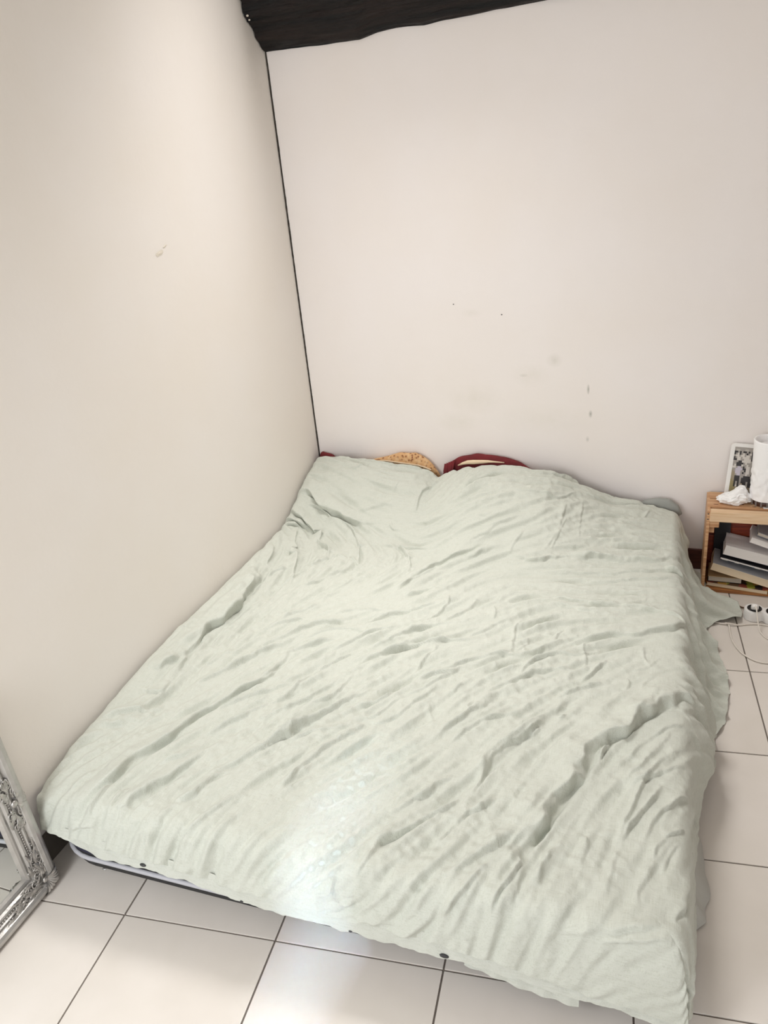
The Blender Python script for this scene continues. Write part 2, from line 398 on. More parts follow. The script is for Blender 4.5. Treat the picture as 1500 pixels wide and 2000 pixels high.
# ================================================================ BED
FOLDS = [
([(1.663,-1.187),(1.593,-1.171),(1.535,-1.211),(1.462,-1.302),(1.411,-1.38),(1.361,-1.451),(1.336,-1.525),(1.312,-1.618),(1.278,-1.673),(1.266,-1.733),(1.247,-1.795),(1.236,-1.868),(1.227,-1.936),(1.227,-1.98)],0.022,0.04,0.3),
([(0.078,-0.804),(0.097,-0.927),(0.113,-1.054),(0.108,-1.137),(0.083,-1.214),(0.086,-1.288),(0.101,-1.383),(0.12,-1.453),(0.119,-1.507)],0.028,0.034,0.28),
([(0.012,-0.268),(0.073,-0.274),(0.136,-0.303),(0.206,-0.343),(0.309,-0.391),(0.375,-0.402),(0.439,-0.382)],0.02,0.022,0.25),
([(1.6,-0.807),(1.525,-0.878),(1.453,-0.921),(1.381,-0.953),(1.308,-0.976),(1.251,-1.002)],0.012,0.02,0.35),
([(0.959,-0.535),(1.028,-0.553),(1.083,-0.557),(1.142,-0.528),(1.237,-0.498),(1.367,-0.479)],0.008,0.022,0.5),
([(0.629,-0.849),(0.656,-0.728),(0.704,-0.631),(0.764,-0.563),(0.85,-0.517),(0.92,-0.482)],0.009,0.018,0.4),
([(0.627,-0.814),(0.699,-0.682),(0.732,-0.63)],0.005,0.012,0.4),
([(0.677,-0.85),(0.733,-0.794),(0.78,-0.749)],0.008,0.014,0.4),
([(0.013,-0.364),(0.063,-0.377),(0.105,-0.397),(0.158,-0.427),(0.187,-0.468),(0.197,-0.532)],0.016,0.014,0.35),
([(0.012,-0.426),(0.053,-0.411),(0.097,-0.423),(0.121,-0.438)],0.014,0.01,0.35),
([(0.011,-0.458),(0.062,-0.434),(0.1,-0.443)],0.01,0.008,0.35),
([(0.081,-0.451),(0.12,-0.566),(0.185,-0.709),(0.244,-0.868)],0.01,0.012,0.4),
([(0.192,-0.489),(0.232,-0.55),(0.282,-0.579),(0.289,-0.62)],0.008,0.01,0.4),
([(0.211,-0.37),(0.291,-0.405),(0.352,-0.464),(0.408,-0.579),(0.445,-0.696)],0.007,0.012,0.4),
([(0.082,-0.337),(0.181,-0.35),(0.211,-0.385),(0.208,-0.427)],0.006,0.01,0.5),
([(0.467,-0.501),(0.524,-0.526),(0.589,-0.521),(0.674,-0.529)],0.006,0.01,0.35),
([(0.52,-0.502),(0.585,-0.542),(0.626,-0.625),(0.643,-0.707)],0.005,0.01,0.4),
([(0.473,-0.385),(0.483,-0.418),(0.519,-0.431)],0.006,0.008,0.4),
([(0.053,-0.628),(0.082,-0.698),(0.094,-0.774)],0.01,0.014,0.4),
([(0.133,-0.851),(0.151,-0.784),(0.196,-0.746)],0.004,0.01,0.4),
([(0.368,-0.606),(0.441,-0.668)],0.004,0.007,0.4),
([(0.274,-0.686),(0.319,-0.615),(0.376,-0.626)],0.005,0.012,0.5),
([(0.19,-0.927),(0.219,-0.837),(0.252,-0.731),(0.297,-0.64)],0.005,0.012,0.5),
([(0.28,-0.879),(0.331,-0.813),(0.381,-0.739),(0.429,-0.706)],0.006,0.014,0.5),
([(0.405,-0.891),(0.443,-0.792),(0.5,-0.733)],0.005,0.014,0.5),
([(0.606,-0.107),(0.596,-0.167),(0.556,-0.196),(0.552,-0.259),(0.557,-0.325)],0.008,0.012,0.4),
([(0.439,-0.247),(0.448,-0.189)],0.003,0.006,0.4),
([(0.452,-0.24),(0.514,-0.264)],0.003,0.006,0.4),
([(0.298,-0.357),(0.396,-0.313),(0.482,-0.302)],0.004,0.02,0.6),
([(0.227,-0.061),(0.28,-0.087),(0.387,-0.092),(0.507,-0.085),(0.562,-0.072)],0.006,0.01,0.4),
([(0.279,-0.1),(0.247,-0.152),(0.215,-0.166)],0.004,0.01,0.4),
([(1.122,-0.498),(1.136,-0.423),(1.155,-0.333)],0.004,0.007,0.35),
([(1.089,-0.518),(1.122,-0.453),(1.136,-0.382),(1.138,-0.239)],0.003,0.012,0.5),
([(0.977,-0.546),(0.99,-0.484),(1.016,-0.415)],0.003,0.008,0.4),
([(1.208,-0.42),(1.204,-0.329),(1.194,-0.192)],0.003,0.008,0.5),
([(0.936,-0.259),(1.045,-0.247),(1.11,-0.244),(1.174,-0.143)],0.004,0.01,0.4),
([(0.678,-0.466),(0.747,-0.415),(0.826,-0.376),(0.919,-0.413)],0.003,0.012,0.5),
([(0.795,-0.528),(0.864,-0.462),(0.907,-0.415),(0.988,-0.367)],0.004,0.016,0.5),
([(0.957,-0.121),(1.05,-0.11),(1.15,-0.055),(1.224,-0.056),(1.304,-0.065),(1.402,-0.069)],0.007,0.009,0.3),
([(1.185,-0.125),(1.251,-0.128),(1.339,-0.096),(1.467,-0.074)],0.006,0.009,0.3),
([(1.177,-0.502),(1.283,-0.489),(1.371,-0.489),(1.484,-0.467),(1.573,-0.399)],0.007,0.022,0.5),
([(1.152,-0.616),(1.265,-0.588),(1.377,-0.577),(1.486,-0.523),(1.579,-0.485)],0.005,0.014,0.4),
([(1.261,-0.655),(1.381,-0.622),(1.489,-0.59),(1.591,-0.554)],0.005,0.014,0.4),
([(1.118,-0.768),(1.209,-0.773),(1.287,-0.785),(1.392,-0.775),(1.496,-0.781),(1.568,-0.803),(1.598,-0.851)],0.007,0.018,0.35),
([(1.135,-0.798),(1.249,-0.83),(1.371,-0.837)],0.004,0.02,0.5),
([(1.513,-0.511),(1.552,-0.503),(1.596,-0.518)],0.01,0.014,0.3),
([(1.422,-0.198),(1.443,-0.118)],0.003,0.006,0.4),
([(0.727,-0.646),(0.793,-0.602),(0.863,-0.545),(0.942,-0.496)],0.006,0.022,0.5),
([(0.313,-1.253),(0.369,-1.171),(0.427,-1.085),(0.509,-1.045),(0.583,-1.037)],0.007,0.016,0.4),
([(0.418,-1.27),(0.447,-1.232),(0.476,-1.192),(0.539,-1.151)],0.006,0.013,0.4),
([(0.391,-1.399),(0.414,-1.355),(0.423,-1.304),(0.432,-1.25)],0.007,0.012,0.4),
([(0.543,-1.238),(0.601,-1.154),(0.64,-1.085),(0.712,-1.038)],0.007,0.014,0.4),
([(0.635,-1.295),(0.669,-1.258),(0.693,-1.217),(0.738,-1.154),(0.814,-1.113),(0.892,-1.078),(0.936,-1.08)],0.006,0.011,0.4),
([(0.458,-1.525),(0.508,-1.48),(0.529,-1.405),(0.537,-1.366),(0.546,-1.327)],0.006,0.01,0.4),
([(0.555,-1.335),(0.573,-1.286),(0.606,-1.235),(0.64,-1.184)],0.005,0.01,0.4),
([(0.601,-1.468),(0.648,-1.429),(0.662,-1.362),(0.662,-1.308)],0.005,0.012,0.4),
([(0.567,-1.638),(0.602,-1.56),(0.634,-1.52),(0.671,-1.473),(0.705,-1.416),(0.753,-1.366)],0.007,0.012,0.4),
([(0.734,-1.595),(0.754,-1.558),(0.775,-1.542)],0.005,0.008,0.4),
([(0.744,-1.45),(0.787,-1.413),(0.802,-1.388),(0.818,-1.35)],0.007,0.012,0.4),
([(0.807,-1.512),(0.846,-1.468),(0.875,-1.426),(0.894,-1.373),(0.931,-1.309)],0.006,0.01,0.4),
([(0.823,-1.402),(0.87,-1.36),(0.912,-1.3),(0.968,-1.204)],0.005,0.012,0.4),
([(0.754,-1.498),(0.8,-1.473),(0.816,-1.428),(0.855,-1.376)],0.005,0.012,0.4),
([(0.315,-1.082),(0.328,-1.045),(0.37,-1.015),(0.404,-0.954)],0.005,0.011,0.4),
([(0.272,-1.175),(0.308,-1.118),(0.349,-1.079),(0.415,-1.036)],0.004,0.012,0.4),
([(0.476,-1.016),(0.531,-0.979),(0.601,-0.956),(0.67,-0.956)],0.004,0.008,0.4),
([(0.598,-1.075),(0.621,-1.008),(0.666,-0.961),(0.736,-0.939),(0.822,-0.86)],0.005,0.009,0.4),
([(0.676,-1.169),(0.721,-1.106),(0.764,-1.058),(0.826,-1.005),(0.91,-0.98)],0.005,0.01,0.4),
([(0.788,-1.0),(0.838,-0.901),(0.828,-0.814)],0.004,0.01,0.4),
([(0.432,-1.189),(0.465,-1.147),(0.509,-1.093),(0.575,-1.088),(0.637,-1.091)],0.004,0.008,0.4),
([(0.841,-1.269),(0.851,-1.233),(0.873,-1.105)],0.004,0.008,0.4),
([(0.608,-1.614),(0.651,-1.577),(0.705,-1.553),(0.767,-1.51)],0.004,0.009,0.4),
([(0.861,-1.291),(0.919,-1.252),(0.96,-1.222)],0.005,0.012,0.4),
([(0.479,-1.565),(0.541,-1.518),(0.592,-1.429),(0.627,-1.37),(0.63,-1.336)],0.005,0.014,0.4),
([(0.925,-1.385),(0.949,-1.45),(0.968,-1.502)],0.002,0.01,0.4),
([(0.744,-1.571),(0.782,-1.509)],0.005,0.008,0.4),
([(0.243,-1.713),(0.287,-1.654),(0.295,-1.569),(0.333,-1.52),(0.36,-1.448),(0.414,-1.376),(0.424,-1.314),(0.449,-1.262),(0.484,-1.235)],0.01,0.016,0.4),
([(0.049,-1.676),(0.107,-1.628),(0.175,-1.594)],0.006,0.022,0.4),
([(0.211,-1.478),(0.276,-1.383),(0.318,-1.286),(0.381,-1.219),(0.43,-1.118)],0.007,0.016,0.4),
([(0.343,-1.552),(0.38,-1.515),(0.417,-1.469),(0.479,-1.416),(0.538,-1.352)],0.005,0.01,0.4),
([(0.363,-1.678),(0.406,-1.606),(0.453,-1.536),(0.559,-1.398)],0.006,0.018,0.4),
([(0.181,-1.392),(0.211,-1.353),(0.218,-1.299),(0.262,-1.272)],0.003,0.012,0.4),
([(0.074,-1.455),(0.073,-1.415),(0.091,-1.376)],0.01,0.016,0.4),
([(0.084,-1.526),(0.126,-1.534),(0.145,-1.52),(0.133,-1.48)],0.008,0.014,0.4),
([(0.054,-1.136),(0.046,-1.192),(0.035,-1.255),(0.01,-1.32)],0.006,0.02,0.4),
([(0.565,-1.63),(0.593,-1.562),(0.621,-1.532)],0.005,0.01,0.4),
([(0.197,-1.921),(0.207,-1.864),(0.224,-1.782),(0.248,-1.717),(0.287,-1.644),(0.3,-1.595)],0.011,0.018,0.4),
([(0.226,-1.972),(0.225,-1.908),(0.225,-1.864)],0.006,0.012,0.4),
([(0.324,-1.965),(0.303,-1.919),(0.316,-1.875),(0.358,-1.816),(0.372,-1.775),(0.411,-1.705),(0.448,-1.625)],0.009,0.017,0.4),
([(0.302,-1.82),(0.321,-1.774),(0.366,-1.733),(0.397,-1.681)],0.005,0.014,0.4),
([(0.422,-1.888),(0.465,-1.859),(0.47,-1.803),(0.517,-1.747)],0.007,0.016,0.4),
([(0.401,-2.015),(0.412,-1.955),(0.428,-1.892)],0.006,0.018,0.4),
([(0.484,-2.01),(0.485,-1.962),(0.511,-1.943),(0.538,-1.884),(0.565,-1.832)],0.006,0.015,0.4),
([(0.037,-1.707),(0.107,-1.676),(0.165,-1.63),(0.178,-1.547)],0.006,0.026,0.4),
([(0.127,-1.913),(0.143,-1.87),(0.152,-1.837)],0.004,0.014,0.4),
([(0.277,-1.955),(0.27,-1.901),(0.283,-1.874)],0.004,0.012,0.4),
([(0.174,-2.056),(0.226,-2.051),(0.267,-2.057)],0.003,0.01,0.4),
([(0.163,-2.015),(0.191,-1.999),(0.248,-1.989)],0.004,0.014,0.4),
([(0.665,-1.79),(0.685,-1.694),(0.714,-1.629),(0.742,-1.582),(0.774,-1.54)],0.007,0.012,0.4),
([(0.636,-1.703),(0.668,-1.646)],0.005,0.008,0.4),
([(0.939,-1.931),(0.96,-1.87),(1.007,-1.817),(1.068,-1.749),(1.097,-1.704)],0.007,0.012,0.4),
([(1.075,-1.857),(1.089,-1.821),(1.11,-1.786)],0.006,0.01,0.4),
([(0.457,-1.797),(0.511,-1.718),(0.569,-1.637),(0.612,-1.557),(0.638,-1.515)],0.008,0.014,0.4),
([(0.668,-1.795),(0.693,-1.771),(0.682,-1.768)],0.003,0.006,0.4),
([(0.928,-1.964),(0.946,-1.917),(0.964,-1.879)],0.004,0.01,0.4),
([(0.757,-1.79),(0.799,-1.762),(0.853,-1.743),(0.884,-1.706)],0.003,0.016,0.4),
([(0.949,-1.791),(1.0,-1.728),(1.06,-1.644)],0.005,0.016,0.4),
([(0.833,-2.03),(0.878,-2.016)],0.003,0.006,0.4),
([(0.9,-2.016),(0.933,-2.006)],0.003,0.006,0.4),
([(0.904,-2.039),(0.93,-2.028)],0.004,0.007,0.4),
([(0.882,-2.015),(0.878,-1.995),(0.886,-1.982)],0.006,0.007,0.4),
([(0.878,-2.016),(0.884,-2.025),(0.895,-2.031)],0.006,0.006,0.4),
([(0.918,-2.062),(0.978,-2.062),(1.032,-2.059)],0.004,0.01,0.4),
([(0.872,-2.062),(0.903,-2.046)],0.003,0.006,0.4),
([(0.608,-1.614),(0.645,-1.585),(0.679,-1.549)],0.003,0.008,0.4),
([(1.442,-1.767),(1.463,-1.709),(1.478,-1.644),(1.481,-1.59),(1.508,-1.522),(1.544,-1.447),(1.573,-1.413)],0.006,0.011,0.4),
([(1.456,-1.746),(1.492,-1.669),(1.506,-1.631),(1.535,-1.559)],0.007,0.01,0.4),
([(1.546,-1.712),(1.563,-1.689),(1.591,-1.665)],0.006,0.008,0.4),
([(1.503,-1.733),(1.538,-1.64),(1.572,-1.585),(1.616,-1.544)],0.005,0.012,0.4),
([(1.111,-1.714),(1.132,-1.615),(1.145,-1.523),(1.191,-1.466),(1.251,-1.392)],0.008,0.016,0.4),
([(1.075,-1.843),(1.097,-1.799),(1.117,-1.757),(1.18,-1.685)],0.007,0.014,0.4),
([(1.101,-1.933),(1.167,-1.873),(1.208,-1.819),(1.236,-1.768)],0.006,0.016,0.4),
([(1.22,-1.978),(1.236,-1.93),(1.253,-1.878),(1.265,-1.814)],0.007,0.014,0.4),
([(1.122,-2.005),(1.164,-1.941),(1.206,-1.863)],0.006,0.014,0.4),
([(1.387,-1.512),(1.397,-1.483),(1.406,-1.432)],0.006,0.012,0.4),
([(1.382,-1.834),(1.391,-1.776),(1.379,-1.742)],0.003,0.014,0.4),
([(1.308,-1.902),(1.311,-1.853),(1.33,-1.797)],0.003,0.014,0.4),
([(1.544,-1.805),(1.561,-1.751),(1.578,-1.706)],0.004,0.01,0.4),
([(1.524,-1.776),(1.53,-1.739),(1.556,-1.707)],0.004,0.009,0.4),
([(1.44,-1.889),(1.442,-1.832),(1.459,-1.763)],0.003,0.014,0.4),
([(1.498,-1.895),(1.506,-1.839),(1.536,-1.783)],0.003,0.014,0.4),
([(1.453,-1.579),(1.477,-1.561),(1.533,-1.509),(1.595,-1.462)],0.005,0.014,0.4),
([(1.575,-1.913),(1.588,-1.853),(1.615,-1.762)],0.006,0.018,0.4),
([(1.452,-1.567),(1.498,-1.492),(1.555,-1.361)],0.004,0.012,0.4),
([(1.494,-1.404),(1.541,-1.35),(1.585,-1.317)],0.004,0.01,0.4),
([(1.268,-1.954),(1.262,-1.905),(1.274,-1.863)],0.003,0.014,0.4),
([(1.345,-1.989),(1.433,-1.957),(1.565,-1.924)],0.003,0.016,0.4),
([(1.439,-1.982),(1.482,-1.968),(1.566,-1.949)],0.004,0.008,0.4),
([(1.168,-2.03),(1.177,-2.049)],0.003,0.008,0.4),
([(0.904,-1.254),(0.985,-1.172),(1.076,-1.117),(1.141,-1.112),(1.193,-1.061),(1.25,-0.997)],0.007,0.013,0.4),
([(1.14,-1.211),(1.162,-1.143),(1.231,-1.077),(1.272,-1.086),(1.318,-1.061),(1.363,-1.025)],0.007,0.011,0.4),
([(1.069,-1.31),(1.13,-1.233),(1.188,-1.178),(1.233,-1.157),(1.29,-1.149)],0.005,0.012,0.4),
([(1.097,-1.117),(1.089,-1.041),(1.084,-0.975),(1.098,-0.906)],0.004,0.01,0.4),
([(1.104,-1.102),(1.132,-1.06),(1.135,-1.022)],0.004,0.01,0.4),
([(1.318,-1.126),(1.306,-1.068),(1.301,-0.997)],0.003,0.008,0.4),
([(1.21,-1.035),(1.219,-0.995),(1.233,-0.949)],0.006,0.009,0.4),
([(0.981,-1.519),(1.027,-1.432),(1.077,-1.347),(1.105,-1.325)],0.005,0.014,0.4),
([(1.12,-1.644),(1.131,-1.525),(1.182,-1.457),(1.24,-1.381)],0.008,0.018,0.4),
([(1.026,-1.534),(1.07,-1.436),(1.124,-1.391),(1.201,-1.366)],0.005,0.013,0.4),
([(1.253,-1.292),(1.301,-1.243),(1.37,-1.204)],0.006,0.015,0.4),
([(1.263,-1.355),(1.276,-1.323),(1.328,-1.312)],0.004,0.009,0.4),
([(1.31,-1.201),(1.338,-1.155),(1.369,-1.09)],0.005,0.01,0.4),
([(1.426,-1.222),(1.442,-1.196),(1.431,-1.167)],0.004,0.01,0.4),
([(1.424,-1.136),(1.482,-1.103),(1.521,-1.04)],0.003,0.01,0.4),
([(1.467,-0.999),(1.471,-1.068),(1.5,-1.103)],0.003,0.008,0.4),
([(1.47,-1.212),(1.48,-1.164),(1.524,-1.122)],0.003,0.01,0.4),
([(0.988,-0.859),(1.008,-0.909),(1.001,-0.941)],0.003,0.008,0.4),
([(0.952,-1.06),(0.998,-1.002),(1.052,-0.921)],0.005,0.013,0.4),
([(0.832,-1.006),(0.886,-0.954),(0.934,-0.825)],0.004,0.013,0.4),
([(0.856,-1.089),(0.935,-1.078),(1.015,-1.052)],0.004,0.008,0.4),
([(0.976,-1.331),(0.994,-1.288)],0.004,0.008,0.4),
([(1.029,-1.402),(1.045,-1.354)],0.004,0.012,0.4),
([(1.056,-1.166),(1.071,-1.188)],0.003,0.006,0.4),
([(1.193,-1.468),(1.214,-1.436),(1.242,-1.395)],0.005,0.012,0.4),
([(1.217,-1.456),(1.238,-1.424)],0.004,0.008,0.4),
([(1.275,-1.381),(1.289,-1.356)],0.004,0.01,0.4),
([(1.513,-1.195),(1.465,-1.28),(1.434,-1.33)],0.004,0.02,0.4),
([(1.391,-1.503),(1.403,-1.457)],0.006,0.012,0.4),
([(1.454,-1.493),(1.493,-1.409),(1.551,-1.33)],0.003,0.01,0.4)]
PX = [-.02,.07,.15,.23,.27,.34,.41,.50,.55,.581,.61,.644,.68,.74,.90,1.07,1.20,1.30,1.40,1.52,1.56,1.6]
PZ = [.440,.452,.456,.448,.440,.436,.424,.416,.398,.380,.392,.408,.423,.435,.442,.423,.366,.326,.312,.283,.268,.262]
def ztop(x, y):
    h = np.interp(x, PX, PZ)-.262
    L = np.interp(x, [0,.1,.3,.42,.55,.65,.8,.95,1.1,1.3,1.6], [.40,.40,.44,.44,.46,.52,.60,.58,.60,.56,.5])
    t = np.clip((-y-.05)/L, 0, 1)
    g = np.cos(t*np.pi/2)**1.15*(1-.35*t)
    bulge = .025*np.exp(-((x-.3)/.22)**2-((y+.22)/.14)**2)+.03*np.exp(-((x-.92)/.28)**2-((y+.28)/.18)**2)
    z = .262+h*g+bulge
    return z+.034*np.exp(-(np.clip(x, 0, 9)/.13)**2)*np.clip((y+1.78)/.35, 0, 1)*np.clip((-y-.1)/.3, 0, 1)

# ---- mattress
M_mat_b = mat('mattress_black', (.012, .012, .014), rough=.7, bump=.1, bscale=200)
M_mat_n = mat('mattress_navy', (.018, .017, .045), rough=.7, bump=.1, bscale=200)
M_pipe = mat('mattress_piping', (.50, .50, .53), rough=.6)
M_mat_top = mat('mattress_ticking', (.55, .54, .53), rough=.8)
def rrect(x0, y0, x1, y1, r, n=8):
    pts = []
    for cx, cy, a0 in ((x1-r, y1-r, 0), (x0+r, y1-r, 90), (x0+r, y0+r, 180), (x1-r, y0+r, 270)):
        for k in range(n+1):
            a = math.radians(a0+90*k/n)
            pts.append((cx+r*math.cos(a), cy+r*math.sin(a)))
    return pts
mx0, my0, mx1, my1 = .028, -1.945, 1.545, -.075
def band(prof, name, M, parent, cap=False):
    """loop of the mattress outline offset inwards by o at height z"""
    v = []; f = []
    n = None
    for o, z in prof:
        p = rrect(mx0+o, my0+o, mx1-o, my1-o, .13-o)
        n = len(p); v += [(a, b, z) for a, b in p]
    for i in range(len(prof)-1):
        for k in range(n):
            f.append((i*n+k, i*n+(k+1) % n, (i+1)*n+(k+1) % n, (i+1)*n+k))
    if cap:
        f.append(tuple((len(prof)-1)*n+k for k in range(n)))
        f.append(tuple(range(n))[::-1])
    return MB().add(v, f).build(name, M, parent, smooth=True)
mat_t = thing('mattress', 'low black mattress with grey piping lying on the tiled floor', 'mattress', (0, 0, 0))
band([(.03, .012), (.008, .020), (0, .045), (0, .205), (.012, .222), (.05, .228)], 'mattress_body', M_mat_b, mat_t, cap=True)
band([(.0, .072), (-.003, .078), (-.003, .108), (.0, .114)], 'side_band', M_mat_n, mat_t)
def piping(z):
    p = rrect(mx0-.002, my0-.002, mx1+.002, my1+.002, .132)
    p = p + p[:1]
    return MB().tube([(a, b, z) for a, b in p], .0065, 8, caps=False).build('piping', M_pipe, mat_t, smooth=True)
piping(.058); piping(.112)
M_tag = mat('pink_label', (.62, .30, .32), rough=.7)
M_tagd = mat('label_print', (.10, .03, .05), rough=.7)
lb = MB(); 
n = 12; v = [(.160, -1.952, .118)]
for k in range(n): v.append((.158+.036*math.cos(2*math.pi*k/n), -1.953+.012*math.cos(2*math.pi*k/n)*-.35, .118+.015*math.sin(2*math.pi*k/n)-.004*math.cos(2*math.pi*k/n)))
lab = lb.add(v, [(0, 1+k, 1+(k+1) % n) for k in range(n)]).build('brand_label', M_tag, mat_t)
mb = MB()
for q in range(4): mb.box((.136+q*.013, -1.957, .116-.001*q), (.144+q*.013, -1.9545, .124-.001*q))
mb.build('label_lettering', M_tagd, lab)
# brass vent eyelets low on the foot side
M_metal = mat('steel', (.6, .6, .6), rough=.3, metal=1)
for x in (.20,):
    MB().ball((x, -1.951, .035), (.007, .003, .004), 8, 5).build('vent_eyelet', M_metal, mat_t)

# ---- pillows that peep out behind the cover (thin slabs leaning on the back wall)
def cushion(name, x0, x1, yb, yf, zb, zt_fn, M, parent=None, nu=60, nv=26, wob=.004, seed=0):
    P = np.zeros((nv+1, nu, 3))
    for j in range(nv+1):
        for i in range(nu):
            s = i/(nu-1)*1.0
            a = 2*math.pi*j/(nv)
            x = x0+(x1-x0)*s
            e = max(0, 1-abs(2*s-1)**4)**.5
            zt = zt_fn(x); zc = (zb+zt)/2; hz = (zt-zb)/2*max(.15, e)
            hy = (yb-yf)/2*max(.05, e)
            c, sn = math.cos(a), math.sin(a)
            yy = (yb+yf)/2 + hy*math.copysign(abs(c)**.7, c)
            zz = zc + hz*math.copysign(abs(sn)**.7, sn) + (zt-zc)*(1-max(.15, e))*.3
            d = wob*noise.noise((x*18+seed, yy*18, zz*18))
            P[j, i] = (x, min(yy+d, -.003), zz+d)
    return grid_mesh(name, P, M, parent)
def print_mat(name, base_c, c2, c3):
    M = mat(name, base_c, rough=.8)
    nt = M.node_tree; N = nt.nodes; L = nt.links; b = N['Principled BSDF']
    tc = [n for n in N if n.type == 'TEX_COORD'][0]
    vo = N.new('ShaderNodeTexVoronoi'); vo.inputs['Scale'].default_value = 75
    n = N.new('ShaderNodeTexNoise'); n.inputs['Scale'].default_value = 60
    L.new(tc.outputs['Object'], vo.inputs['Vector']); L.new(tc.outputs['Object'], n.inputs['Vector'])
    r = N.new('ShaderNodeValToRGB'); r.color_ramp.elements[0].color = (*c2, 1); r.color_ramp.elements[1].color = (*base_c, 1)
    r.color_ramp.elements[0].position = .20; r.color_ramp.elements[1].position = .46
    L.new(vo.outputs['Distance'], r.inputs['Fac'])
    r2 = N.new('ShaderNodeValToRGB'); r2.color_ramp.elements[0].position = .52; r2.color_ramp.elements[1].position = .62
    L.new(n.outputs['Fac'], r2.inputs['Fac'])
    mx = N.new('ShaderNodeMixRGB'); mx.inputs[2].default_value = (*c3, 1)
    ml = N.new('ShaderNodeMath'); ml.operation = 'MULTIPLY'; ml.inputs[1].default_value = .6
    L.new(r2.outputs['Color'], ml.inputs[0]); L.new(ml.outputs[0], mx.inputs[0]); L.new(r.outputs['Color'], mx.inputs[1])
    L.new(mx.outputs[0], b.inputs['Base Color'])
    return M
M_tan = print_mat('tan_floral_print', (.58, .34, .16), (.25, .10, .04), (.66, .46, .26))
M_red = mat('burgundy_cloth', (.16, .008, .012), rough=.8, var=.35, vscale=25)
M_cream = mat('cream_trim', (.70, .55, .38), rough=.8)
M_gpil = mat('grey_pillow_cloth', (.30, .31, .29), rough=.85, bump=.1, bscale=60)
pt = thing('floral_pillow', 'tan floral pillow showing above the cover, left of the dark red one', 'pillow', (0, 0, 0))
cushion('pillow_body', .16, .578, -.005, -.05, .24, lambda x: np.interp(x, [.16,.27,.33,.40,.47,.53,.585], [.38,.43,.446,.464,.470,.448,.412]), M_tan, pt)
MB().tube([(.462, -.052+.006*abs(q), .40+.0105*q) for q in range(0, 5)]+[(.462, -.045, .452), (.464, -.03, .459), (.465, -.01, .457)], .0022, 6).build('seam', M_red, pt)
mb = MB(); mb.tube([(.255+.029*q, -.050, np.interp(.255+.029*q, [.25,.34,.5,.58], [.428,.434,.418,.386])+.0) for q in range(11)], .0035, 6)
mb.build('pillow_hem', M_cream, pt)
pr = thing('burgundy_pillow', 'dark red pillow with cream piping peeping over the cover by the wall', 'pillow', (0, 0, 0))
cushion('pillow_body', .586, 1.02, -.005, -.048, .24, lambda x: np.interp(x, [.585,.62,.66,.74,.80,.86,.92,1.02], [.42,.444,.458,.473,.470,.458,.444,.41]), M_red, pr, seed=5)
mb = MB(); mb.tube([(.665+.022*q, -.050, np.interp(.665+.022*q, [.66,.70,.80,.9], [.424,.441,.449,.445])) for q in range(10)], [.002,.006,.009,.010,.009,.008,.006,.004,.003,.002], 8)
mb.build('piping', M_cream, pr, smooth=True)
mb = MB()
for q in range(5): mb.tube([(.606+.007*q, -.049, .36), (.607+.008*q, -.056-.002*(q % 2), .40), (.612+.009*q, -.050, .43+.004*q)], .006, 6)
mb.build('gathered_corner', M_red, pr, smooth=True)
pc = cushion('maroon_pillow', .012, .10, -.004, -.04, .26, lambda x: np.interp(x, [0,.02,.04,.10], [.462,.463,.452,.44]), M_red, None, seed=9)
tag(pc, 'tip of a maroon pillow in the corner where the walls meet', 'pillow')
pg = cushion('grey_pillow', 1.36, 1.56, -.012, -.055, .235, lambda x: np.interp(x, [1.36,1.42,1.47,1.51,1.545,1.56], [.26,.305,.315,.312,.295,.27]), M_gpil, None, seed=3)
tag(pg, 'grey pillow end poking out at the right end of the headside', 'pillow')

# ---- the sage cover
NU, NS = 470, 110       # columns across the top / over the right side
NV, NT = 560, 60        # rows along the top / over the foot
XR, YF, YH = 1.52, -1.90, -.060
def bspl(ctrl, t):
    """uniform cubic b-spline through clamped ends; ctrl (..., k), t in 0..1"""
    k = ctrl.shape[-1]
    c = np.concatenate([2*ctrl[..., :1]-ctrl[..., 1:2], ctrl, 2*ctrl[..., -1:]-ctrl[..., -2:-1]], -1)
    u = np.clip(t, 0, 1)*(k-1)
    i = np.minimum(u.astype(int), k-2); fr = u-i
    b0 = (1-fr)**3/6; b1 = (3*fr**3-6*fr**2+4)/6; b2 = (-3*fr**3+3*fr**2+3*fr+1)/6; b3 = fr**3/6
    g = lambda q: c[..., q]
    if ctrl.ndim == 1:
        return b0*c[i]+b1*c[i+1]+b2*c[i+2]+b3*c[i+3]
    return b0*c[..., i]+b1*c[..., i+1]+b2*c[..., i+2]+b3*c[..., i+3]
ut = np.linspace(0, 1, NU)
xs_top = XR*ut
ys_top = YH+(YF-YH)*np.linspace(0, 1, NV)
s_ = np.linspace(0, 1, NS+1)[1:]
t_ = np.linspace(0, 1, NT+1)[1:]
NUU, NVV = NU+NS, NV+NT
yrow = np.concatenate([ys_top, np.full(NT, YF)])
